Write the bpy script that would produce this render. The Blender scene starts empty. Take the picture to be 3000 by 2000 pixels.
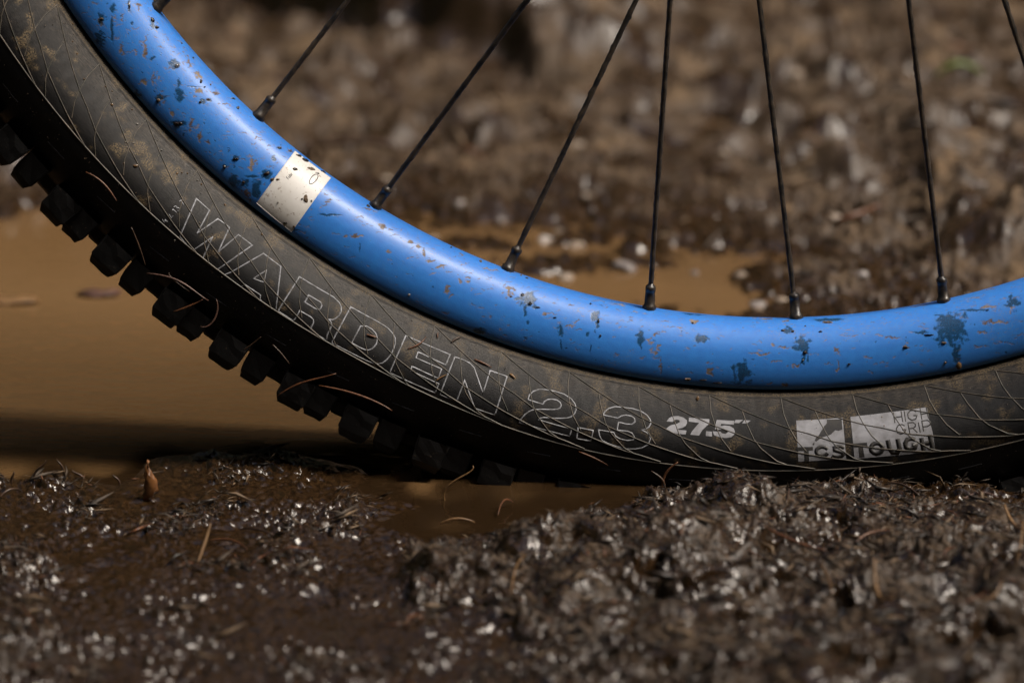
import bpy, bmesh, math, json, random
import numpy as np
from mathutils import Vector, Matrix
from mathutils.geometry import tessellate_polygon
DATA = (
    '{"outl":[[[[-41.62,12.51],[-40.45,12.61],[-40.08,22.41],[-39.65,13.04],[-38.69,12.79],[-38.25,22.94],[-37.91,12.9],[-36.74,12.88],[-37.59,28.35],[-38.49,28.57],[-38.77,28.28],[-39.15,19.87],[-39.6,28.65],[-39.9,28.3],[-40.79,27.39]]],[[[-35.81,12.9],[-34.35,13.2],[-34.17,15.15],[-33.01,27.94],[-33.83,28.62],[-34.26,27.77],[-34.39,26.42],[-35.64,26.54],[-35.69,28.07],[-37.03,28.17],[-36.78,25.8]],[[-34.99,17.58],[-34.69,21.93],[-35.37,22.96]]],[[[-32.93,12.44],[-31.02,12.28],[-30.26,12.17],[-29.71,13.02],[-29.47,14.0],[-29.31,15.54],[-29.3,17.28],[-29.39,18.88],[-29.52,20.01],[-29.76,20.53],[-29.54,21.06],[-29.4,21.89],[-29.37,23.42],[-29.34,26.08],[-29.21,27.87],[-30.47,27.43],[-30.52,24.41],[-30.64,23.54],[-30.87,23.22],[-31.69,23.33],[-31.66,26.31],[-31.69,27.84],[-32.87,27.71]],[[-31.75,16.61],[-30.81,16.54],[-30.63,17.41],[-30.59,18.86],[-30.72,19.57],[-31.0,19.71],[-31.74,19.68],[-31.7,18.95]]],[[[-28.91,12.19],[-26.82,12.26],[-26.04,12.7],[-25.56,13.79],[-25.28,15.01],[-25.11,16.82],[-25.06,19.16],[-25.04,21.04],[-25.13,23.38],[-25.28,25.39],[-25.51,26.54],[-25.8,27.07],[-26.24,27.38],[-28.85,27.59]],[[-27.7,16.86],[-27.7,24.08],[-27.15,24.22],[-26.73,24.09],[-26.49,23.54],[-26.31,22.37],[-26.22,20.21],[-26.32,18.27],[-26.57,16.77],[-26.94,15.97],[-27.34,15.9]]],[[[-24.7,12.3],[-21.44,12.19],[-21.44,16.66],[-23.48,16.15],[-23.47,18.63],[-21.6,18.68],[-21.57,22.43],[-23.46,22.09],[-23.44,23.74],[-21.4,24.18],[-21.4,27.86],[-24.62,27.66]]],[[[-21.08,12.31],[-20.49,12.22],[-20.0,12.51],[-19.6,13.59],[-18.47,21.7],[-18.51,12.54],[-17.3,12.61],[-17.28,28.03],[-18.64,27.98],[-19.89,19.53],[-19.91,27.78],[-21.07,27.75]]],[[[-15.51,18.86],[-15.49,17.0],[-15.31,15.21],[-14.97,13.82],[-14.54,13.25],[-13.91,12.93],[-13.26,13.16],[-12.72,14.25],[-12.38,15.9],[-12.23,17.81],[-12.27,19.62],[-12.44,20.99],[-12.67,21.79],[-13.12,22.53],[-13.71,23.22],[-14.13,23.62],[-14.37,24.22],[-14.47,24.98],[-12.23,25.37],[-12.25,28.12],[-15.62,27.94],[-15.57,26.35],[-15.42,24.5],[-15.19,22.89],[-14.93,21.86],[-14.44,20.97],[-13.77,20.08],[-13.44,19.46],[-13.29,18.75],[-13.26,17.55],[-13.38,16.66],[-13.63,16.11],[-13.94,16.2],[-14.23,16.78],[-14.41,17.87],[-14.46,19.09]]],[[[-11.82,24.24],[-10.84,24.15],[-10.84,28.19],[-11.78,28.37]]],[[[-10.41,17.71],[-10.31,16.15],[-10.09,14.71],[-9.72,13.64],[-9.2,13.32],[-8.53,13.16],[-7.94,13.66],[-7.51,14.83],[-7.24,16.43],[-7.17,17.65],[-7.26,19.23],[-7.45,20.26],[-7.72,20.87],[-7.43,21.24],[-7.16,22.11],[-7.06,23.47],[-7.14,25.69],[-7.48,27.18],[-7.89,28.03],[-8.51,28.64],[-9.16,28.3],[-9.78,27.7],[-10.14,27.11],[-10.38,25.44],[-10.49,23.51],[-9.49,23.4],[-9.32,24.68],[-9.0,25.32],[-8.52,25.46],[-8.15,24.87],[-8.12,23.63],[-8.3,22.48],[-8.62,22.05],[-9.31,22.36],[-9.3,19.27],[-8.79,19.5],[-8.4,19.25],[-8.23,18.1],[-8.29,16.86],[-8.53,16.18],[-8.89,16.15],[-9.18,16.73],[-9.39,17.85]]]],"small":[[[[-42.27,23.83],[-41.99,24.25],[-42.0,23.21]]],[[[-42.29,21.93],[-42.29,21.49],[-41.98,21.54]]],[[[-42.36,20.72],[-42.32,19.98],[-42.22,19.85],[-42.17,20.4],[-42.09,19.69],[-41.97,19.73],[-41.93,20.35],[-42.02,20.79]]],[[[-42.38,26.81],[-42.1,27.34],[-42.21,26.22],[-42.02,26.26]]],[[[-42.33,17.74],[-42.31,16.96],[-41.99,17.58]]]],"solid":[[[[-6.15,16.22],[-6.0,14.69],[-5.75,13.86],[-5.41,13.48],[-5.05,13.89],[-4.81,14.78],[-4.77,15.91],[-4.86,17.14],[-5.06,17.97],[-5.48,18.84],[-4.76,18.79],[-4.78,20.28],[-5.4,20.35],[-6.14,19.53],[-6.01,18.29],[-5.81,17.39],[-5.44,16.61],[-5.25,15.79],[-5.31,15.12],[-5.49,14.97],[-5.66,15.35],[-5.73,16.04]]],[[[-4.68,13.66],[-3.31,13.59],[-3.29,15.38],[-3.47,16.38],[-3.71,18.03],[-3.91,20.23],[-4.48,20.16],[-4.39,18.86],[-4.2,17.26],[-3.97,15.38],[-4.67,15.22]]],[[[-3.46,18.35],[-3.07,18.35],[-3.04,20.17],[-3.46,20.12]]],[[[-2.81,13.63],[-1.64,13.59],[-1.65,15.1],[-2.5,15.05],[-2.54,15.97],[-2.26,15.61],[-1.91,15.74],[-1.64,16.55],[-1.55,17.92],[-1.6,18.93],[-1.78,19.96],[-2.12,20.37],[-2.55,20.23],[-2.91,19.62],[-3.03,18.2],[-2.51,18.13],[-2.4,18.7],[-2.18,18.86],[-2.01,18.19],[-2.1'
    '1,17.48],[-2.29,17.16],[-2.89,17.39],[-2.87,15.58]]],[[[-1.54,13.16],[-1.05,13.04],[-1.31,14.41],[-1.64,14.42]],[[-0.97,13.15],[-0.53,13.18],[-0.78,14.41],[-1.09,14.42]]]],"badge":[[[2.52,13.06],[5.62,12.77],[5.65,20.81],[5.66,28.33],[4.26,28.28],[2.6,28.53],[2.57,21.01]],[[6.15,12.65],[8.78,12.42],[11.19,12.58],[11.3,18.51],[11.37,22.48],[11.34,28.97],[9.87,29.01],[8.01,28.6],[6.19,28.46],[6.18,20.79]]],"darkfill":[[[[4.57,13.16],[5.56,13.27],[5.56,17.33],[5.3,17.8],[5.09,17.46],[4.77,19.04],[4.2,19.89],[3.82,21.27],[3.69,21.06],[3.78,19.98],[3.97,19.18],[4.23,16.87],[4.37,15.63],[4.55,14.66]],[[3.66,21.54],[3.67,22.37],[3.61,22.67],[3.54,22.36]]],[[[2.55,23.19],[3.56,23.21],[3.56,24.48],[3.28,24.57],[3.29,28.25],[2.99,28.35],[2.98,24.63],[2.55,24.61]]],[[[6.17,22.91],[7.08,22.92],[7.09,24.4],[6.79,24.43],[6.84,28.16],[6.51,28.1],[6.49,24.41],[6.17,24.41]]]],"darkstroke":[[1.35,[[[4.52,24.38],[4.44,23.9],[4.33,23.54],[4.19,23.37],[4.05,23.4],[3.93,23.65],[3.83,24.06],[3.78,24.59],[3.78,25.18],[3.82,25.73],[3.91,26.17],[4.03,26.47],[4.16,26.58],[4.3,26.49],[4.42,26.19],[4.5,25.74]]]],[1.25,[[[5.58,24.24],[5.4,23.58],[5.15,23.44],[4.94,23.93],[4.96,24.86],[5.21,25.34],[5.45,25.85],[5.52,26.6],[5.35,27.23],[5.06,27.25],[4.79,26.58]]]],[1.5,[[[8.04,25.6],[8.01,26.21],[7.94,26.7],[7.84,27.07],[7.73,27.25],[7.6,27.23],[7.49,27.0],[7.39,26.61],[7.32,26.08],[7.29,25.48],[7.31,24.86],[7.36,24.29],[7.44,23.85],[7.55,23.58],[7.68,23.49],[7.8,23.62],[7.91,23.93],[7.99,24.41],[8.04,24.98],[8.04,25.6]]]],[1.6,[[[8.43,22.82],[8.48,25.89],[8.65,27.54],[8.94,27.77],[9.12,26.33],[9.07,22.85]]]],[1.5,[[[10.2,23.95],[9.98,23.42],[9.68,23.54],[9.52,24.73],[9.53,26.15],[9.75,27.16],[10.09,26.97],[10.19,25.73],[9.9,25.62]]]],[1.6,[[[10.59,23.69],[10.62,28.28]],[[10.6,25.96],[11.18,25.89]],[[11.16,22.99],[11.2,28.09]]]],[0.42,[[[9.04,12.67],[9.04,16.86]],[[9.56,12.56],[9.57,16.84]],[[9.04,14.81],[9.56,14.69]]]],[0.42,[[[9.76,12.69],[9.76,16.87]]]],[0.42,[[[10.54,13.68],[10.39,12.97],[10.15,12.93],[9.97,13.96],[9.97,15.63],[10.16,16.7],[10.42,16.54],[10.57,15.13],[10.31,15.03]]]],[0.42,[[[10.83,12.63],[10.83,17.1]],[[10.82,14.97],[11.29,14.97]],[[11.25,12.83],[11.28,17.01]]]],[0.42,[[[9.66,18.42],[9.48,17.72],[9.24,17.87],[9.08,19.09],[9.13,20.62],[9.33,21.29],[9.59,20.97],[9.69,19.8],[9.45,19.75]]]],[0.42,[[[9.91,21.57],[9.89,17.55],[10.22,17.56],[10.37,18.4],[10.32,19.34],[10.16,19.71],[9.91,19.68]],[[10.16,19.71],[10.41,21.52]]]],[0.42,[[[10.57,17.88],[10.59,21.73]]]],[0.42,[[[10.82,21.5],[10.81,17.58],[11.17,17.64],[11.34,18.42],[11.3,19.48],[11.1,19.92],[10.81,19.78]]]]],"sticker":[[-38.5,32.07],[-35.06,31.83],[-35.11,2.65],[-38.3,3.6]],"wet":[[-17.65,20.25,4.34,4.07],[-17.48,15.86,0.87,2.71],[-17.14,11.95,0.54,0.76],[-14.68,12.61,1.41,3.15],[-14.37,7.79,0.43,2.44],[-12.4,20.96,2.28,3.26],[-12.06,17.86,0.87,1.63],[-12.66,13.58,1.03,0.87],[-12.22,8.91,0.33,2.28],[-8.83,16.71,1.85,3.26],[-8.68,13.59,0.43,2.17],[-4.36,19.23,3.26,1.9],[-1.25,7.42,3.91,5.43],[-20.15,2.91,3.26,1.63],[-5.1,33.12,5.97,1.52],[-13.0,26.52,0.76,0.49],[1.99,24.47,3.15,1.95],[3.1,18.21,3.37,4.07],[3.13,12.34,0.65,2.44],[5.07,30.08,7.6,1.95],[13.98,17.05,6.79,8.14],[13.92,20.81,5.97,3.26],[13.94,7.64,1.85,3.8],[13.08,5.55,0.81,0.81],[18.79,21.05,3.26,3.26],[15.84,22.31,7.6,0.54],[13.16,23.64,2.17,0.43],[11.77,17.92,3.8,0.65],[3.43,12.81,0.43,2.17],[-41.4,11.44,2.06,0.92],[-41.68,6.6,0.98,1.19],[-40.47,4.94,2.28,3.37],[-39.85,7.02,1.52,1.85],[-38.9,14.45,2.82,2.71],[-39.5,26.13,1.41,0.71],[-38.74,29.32,1.52,0.87],[-38.89,7.66,1.63,4.89],[-39.72,10.38,3.26,0.54],[-39.31,20.52,1.63,1.19],[-33.51,16.19,5.97,0.49],[-30.45,11.74,0.33,2.17],[-35.04,3.92,2.17,0.54],[-54.08,4.49,2.28,3.26],[-49.44,20.1,2.71,1.41],[-50.77,15.27,1.52,0.76],[-48.2,16.58,0.98,2.17],[-47.43,13.74,1.85,3.37],[-45.97,18.45,1.52,1.09],[-45.83,20.47,1.41,0.76],[-52.77,23.88,1.63,2.39],[-46.09,6.41,2.99,1.3],[-48.25,7.58,2.44,1.41],[-53.68,17.16,0.76,0.76],[-54.17,10.21,0.65,6.52],[-55.16,9.41,1.63,2.71],[-54.7'
    '9,20.43,0.76,3.26],[-49.55,1.88,2.17,1.3],[-47.18,19.91,3.8,0.33],[-55.28,14.93,1.09,2.17]],"tan":[[-19.11,21.58,1.85,3.26],[-15.78,17.41,3.8,0.54],[-14.11,15.29,3.8,0.49],[-13.66,17.28,1.41,0.76],[-7.9,14.76,2.17,2.17],[-7.51,12.39,2.17,1.63],[-7.05,7.34,0.43,4.89],[-7.69,18.49,2.17,0.76],[-5.02,26.51,2.99,1.3],[-6.39,22.79,5.97,0.27],[-14.79,25.54,0.76,0.54],[-14.42,23.51,2.17,0.54],[-12.58,29.66,3.8,0.76],[-10.9,30.71,4.34,1.09],[-9.79,22.52,1.63,0.54],[-9.49,27.69,1.63,0.49],[-23.27,12.15,0.76,1.19],[-22.76,17.63,0.87,0.98],[-22.25,18.46,1.09,0.54],[-18.72,6.11,0.65,1.09],[-16.29,5.42,0.76,0.54],[-9.1,2.68,0.65,0.76],[-3.62,7.18,1.3,2.44],[-7.31,24.78,3.26,0.43],[-22.97,11.36,0.87,0.76],[-19.48,32.34,2.17,1.09],[-13.42,14.54,2.17,0.33],[9.73,17.68,4.89,0.54],[10.56,13.56,2.71,0.76],[8.71,19.27,2.71,0.38],[-0.03,14.78,6.52,0.49],[1.13,11.95,3.26,0.54],[17.22,15.42,8.69,0.76],[16.92,21.95,4.89,0.76],[5.55,15.12,1.52,2.17],[5.52,9.61,0.54,4.34],[-3.56,7.21,1.41,2.44],[10.68,13.99,1.63,1.41],[11.6,13.22,3.26,0.22],[15.7,8.52,4.89,0.27],[17.13,7.94,4.34,0.22],[16.04,13.23,3.26,0.43],[1.76,17.26,4.34,0.38],[0.91,18.35,1.41,0.65],[7.89,11.67,2.17,0.43],[6.41,10.04,1.09,0.65],[0.73,3.82,1.63,0.76],[2.0,30.21,2.17,0.76],[1.74,3.26,1.63,0.76],[0.13,33.12,6.52,0.87],[11.7,32.89,7.6,0.65],[17.29,33.12,6.52,0.76],[16.07,28.91,4.34,0.49],[6.91,20.33,2.17,0.22],[2.58,10.3,2.17,0.76],[18.49,18.59,1.09,1.63],[-39.2,3.49,1.3,3.26],[-38.71,2.74,0.54,2.17],[-40.24,14.36,1.85,2.71],[-34.21,20.09,1.3,0.98],[-29.8,23.51,2.39,1.63],[-29.07,23.8,1.09,0.76],[-27.41,23.25,3.26,0.65],[-26.77,23.02,2.17,0.76],[-28.49,15.85,1.85,0.76],[-26.18,21.92,1.3,1.3],[-26.85,17.52,2.17,0.43],[-25.41,20.03,2.71,0.54],[-24.54,19.68,3.8,0.54],[-22.36,20.43,1.09,1.63],[-23.35,12.89,0.87,1.3],[-22.72,17.76,0.76,1.09],[-22.95,25.37,0.65,0.98],[-19.17,21.49,2.17,2.71],[-23.55,30.13,1.3,1.09],[-31.18,27.97,5.43,0.54],[-21.06,27.92,5.97,0.65],[-44.34,8.3,0.76,3.26],[-45.29,7.96,0.54,2.71],[-41.31,22.09,0.54,1.3],[-31.07,14.82,3.26,0.98],[-31.82,12.83,1.63,0.54],[-51.67,15.57,0.87,6.52],[-49.6,10.92,0.76,4.34],[-48.25,7.58,1.63,2.17],[-46.81,7.1,1.09,2.17],[-51.84,11.94,0.54,1.63],[-48.83,25.37,1.63,4.34],[-47.61,24.73,1.3,3.26],[-45.85,24.51,2.17,1.09],[-44.63,24.51,2.71,0.49],[-52.66,8.25,1.09,2.17],[-46.73,19.18,2.17,2.17],[-49.97,7.01,1.63,1.41],[-45.44,9.85,0.87,3.26],[-43.62,9.35,1.09,2.71],[-54.19,23.12,1.09,3.26],[-54.33,15.33,0.54,2.71],[-49.39,12.12,0.98,0.76],[-55.14,8.66,1.09,1.63]],"lump":[[-17.34,18.98,1.41,1.09],[-18.06,21.36,1.19,0.87],[-16.75,18.5,1.63,0.65],[-18.84,19.31,0.76,0.54],[-12.11,19.54,0.76,1.3],[-11.72,14.39,0.6,0.92],[-13.0,26.52,0.65,0.43],[-18.69,33.12,0.65,0.65],[-18.23,31.66,0.98,0.43],[-15.3,16.71,1.09,0.38],[-5.12,25.56,0.87,0.65],[-5.0,3.67,1.85,0.87],[-3.98,3.93,2.71,0.38],[-2.95,3.27,2.71,0.38],[4.47,23.02,1.41,0.54],[3.36,26.16,0.65,0.43],[3.24,15.22,1.19,0.98],[3.11,12.34,0.65,0.65],[12.36,16.54,3.26,0.43],[13.26,12.69,1.63,0.76],[16.86,20.78,0.87,0.33],[10.56,13.56,1.85,0.49],[6.36,10.06,0.76,0.65],[5.06,27.81,3.26,0.87],[1.67,24.11,1.3,0.76],[2.42,23.66,1.09,0.76],[-39.5,26.13,1.47,0.71],[-38.74,29.32,1.52,0.87],[-41.4,11.44,1.85,0.81],[-41.64,6.41,0.76,0.98],[-39.04,14.54,1.95,1.3],[-38.45,14.21,1.19,0.76],[-39.93,6.67,0.87,0.76],[-31.52,29.15,1.3,1.19],[-24.47,31.88,0.76,0.54],[-21.96,31.06,0.98,1.19],[-52.94,24.78,1.3,1.85],[-52.32,24.25,1.09,1.09],[-47.18,23.54,0.87,1.41],[-46.51,25.76,0.65,0.54],[-46.68,22.95,0.54,0.43],[-46.09,6.41,2.71,0.87],[-46.16,5.22,0.76,1.09],[-48.24,6.82,1.41,0.98],[-44.61,30.17,1.85,0.54],[-43.83,27.69,1.09,1.41],[-46.08,17.48,0.98,0.76],[-45.83,20.47,1.41,0.54],[-54.79,20.43,0.54,2.39],[-50.27,29.98,0.65,0.54],[-48.88,29.37,0.76,0.65],[-55.16,9.41,0.98,0.54]],"stlump":[[-36.64,28.18,2.17,0.98],[-37.4,31.01,2.17,1.09],[-37.58,22.87,1.09,0.87],[-35.66,15.85,0.98,1.95],[-37.99,30.55,1.63,0.87],[-36.09,28.15,1.09,0.54],[-38.12,15.51,0.76,0.43],[-35.87,15.07,0.43,0.43],[-35.84,4.26,0.76,0.65],[-35.19,5'
    '.07,0.65,0.49],[-35.81,32.36,1.63,0.65],[-35.22,16.45,0.38,0.49],[-37.1,8.81,0.33,0.33]],"dropT":[[-54.21,8.3,0.6,0.6],[-52.57,12.28,0.54,0.76],[-51.3,7.49,0.65,0.65],[-50.08,10.2,0.92,0.98],[-50.77,6.6,0.54,0.49],[-47.99,7.66,0.76,0.87],[-47.62,15.9,0.49,0.76],[-47.28,16.91,0.65,0.54],[-47.21,13.91,0.49,0.65],[-46.03,19.53,1.09,1.63],[-46.27,6.14,0.43,0.43],[-45.6,7.97,0.49,1.09],[-43.73,10.2,0.81,0.65],[-43.54,8.68,0.54,0.49],[-43.23,7.36,0.6,0.49],[-42.41,6.65,0.71,0.76],[-42.03,6.78,0.71,0.6],[-39.93,6.87,0.65,0.54],[-46.67,21.93,0.49,0.49],[-56.02,2.64,0.49,0.76],[-55.03,6.85,0.43,0.65],[-48.97,5.36,0.49,0.76],[-36.68,7.08,0.98,0.68],[-40.89,29.75,0.68,0.59],[-39.9,6.97,0.73,0.44],[-4.23,5.64,1.17,1.71],[8.24,13.98,0.49,0.49],[8.31,17.44,0.49,0.54],[3.56,13.11,0.44,0.44]],"dropR":[[13.95,3.41,1.85,2.5],[13.08,5.55,0.81,0.87],[-25.73,5.07,0.98,0.92],[-49.19,20.59,1.85,1.3]],"ndP":[[[-241.9,-31.0,-218.6],[-236.2,-31.0,-221.9],[-232.7,-31.0,-225.8],[-230.7,-31.0,-228.7]],[[-226.0,-31.0,-238.4],[-223.3,-31.0,-245.3],[-221.1,-31.0,-252.2]],[[-220.9,-31.0,-255.3],[-210.9,-31.0,-257.1],[-204.6,-31.0,-260.5],[-198.4,-31.0,-264.7]],[[-212.7,-31.0,-254.8],[-211.4,-31.0,-257.1],[-205.2,-31.0,-261.6]],[[-211.5,-31.0,-269.3],[-205.9,-31.0,-267.2],[-200.5,-31.0,-264.4]],[[-195.7,-31.0,-264.4],[-195.3,-31.0,-267.8],[-196.4,-31.0,-271.6],[-198.6,-31.0,-273.9],[-201.6,-31.0,-274.2]],[[-174.5,-31.0,-300.2],[-166.7,-31.0,-295.4],[-159.7,-31.0,-293.0],[-152.3,-31.0,-290.7]],[[-158.9,-31.0,-295.7],[-150.5,-31.0,-297.2],[-142.5,-31.0,-299.2],[-136.7,-31.0,-301.7],[-132.0,-31.0,-304.1]],[[-186.3,-31.0,-283.1],[-183.1,-31.0,-280.8],[-179.6,-31.0,-277.8]],[[-175.6,-31.0,-280.7],[-172.5,-31.0,-283.8],[-169.4,-31.0,-287.6]]],"ndS":[[[-24.19,16.84],[-23.86,14.96],[-23.63,13.52],[-23.52,11.78],[-23.41,9.42]],[[-27.09,18.86],[-26.73,18.51],[-26.41,18.11]],[[-19.79,10.65],[-19.45,10.73],[-19.16,10.82],[-18.81,11.07],[-18.51,11.34]],[[-22.79,5.98],[-22.75,7.03],[-22.65,8.02]],[[-11.45,32.97],[-10.57,33.98],[-9.9,35.22],[-9.45,36.23]],[[-17.19,11.5],[-16.96,11.96],[-16.73,12.54]],[[-21.67,7.52],[-21.47,5.46],[-21.21,4.26]],[[-21.63,23.46],[-21.43,21.73],[-21.14,20.01]]],"cp":[[-389.0,380.0,-12],[-326.0,268.0,-12],[-332.0,167.0,-12],[-274.0,113.0,-12],[-220.0,63.0,-12],[-173.0,27.0,-10],[-302.0,56.0,-10],[-250.0,11.0,-8],[-279.0,-28.0,-4],[-242.0,-20.0,-4],[-211.0,15.0,-6],[-136.0,-2.0,-5],[-424.0,377.0,-12],[-362.0,164.0,-12],[-315.0,5.0,-8],[-376.0,434.0,-8],[-320.0,386.0,-10],[-267.0,391.0,-9],[-208.0,243.0,-10],[-161.0,247.0,-9],[-109.0,186.0,-9],[-61.0,131.0,-8],[-18.0,135.0,-6],[-414.0,470.0,3],[-379.0,481.0,3],[-434.0,546.0,14],[-381.0,572.0,14],[-453.0,474.0,5],[-310.0,516.0,6],[-273.0,-52.0,1.6],[-249.0,-48.0,1.6],[-225.0,-39.0,1.6],[-214.0,-22.0,1.2],[-205.0,-13.0,1.6],[-180.0,-10.0,1.4],[-166.0,-20.0,1],[-152.0,-26.0,0.5],[-132.0,-35.0,-1],[-120.0,-34.0,-4],[-113.0,-35.0,-2],[-88.0,-33.0,-2],[-64.0,-35.0,-2],[-39.0,-29.0,-1.8],[-98.0,-63.0,-1.2],[-74.0,-57.0,-1.2],[-57.0,-47.0,-1.2],[-113.0,-88.0,-1],[-123.0,-100.0,0.5],[-108.0,-80.0,-2],[-129.0,-58.0,0.5],[-266.0,-78.0,1.5],[-242.0,-76.0,1.5],[-218.0,-74.0,1],[-194.0,-71.0,1],[-173.0,-49.0,1.5],[-149.0,-47.0,1.5],[-145.0,-75.0,1.8],[-251.0,-134.0,2.2],[-217.0,-131.0,0.5],[-179.0,-145.0,0.5],[-149.0,-125.0,1],[-155.0,-88.0,1.5],[-233.0,-199.0,4],[-198.0,-211.0,1],[-159.0,-193.0,1],[-127.0,-190.0,0],[-105.0,-200.0,0.8],[-84.0,-198.0,0.6],[-92.0,-220.0,1.2],[-132.0,-229.0,1],[-188.0,-254.0,1.5],[-279.0,-118.0,2],[-250.0,-216.0,4],[-128.0,-147.0,0.5],[-114.0,-166.0,0],[-95.0,-144.0,13],[-79.0,-136.0,16],[-57.0,-127.0,18],[-35.0,-115.0,16],[-104.0,-162.0,5],[-99.0,-181.0,1],[-75.0,-182.0,4],[-54.0,-180.0,9],[-23.0,-131.0,15],[-13.0,-113.0,13],[-49.0,-82.0,3],[-71.0,-99.0,2],[-93.0,-112.0,1.5],[-31.0,-73.0,4],[-8.0,-67.0,6],[22.0,-48.0,5],[46.0,-42.0,4],[83.0,-31.0,2],[88.0,-43.0,1.5],[10.0,-92.0,7],[45.0,-89.0,6.5],[80.0,-79.0,8],[10.0,-162.0,10],[53.0,-158.0,11],[75.0,-140.0,14],[71.0,-202.0,13],['
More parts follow.
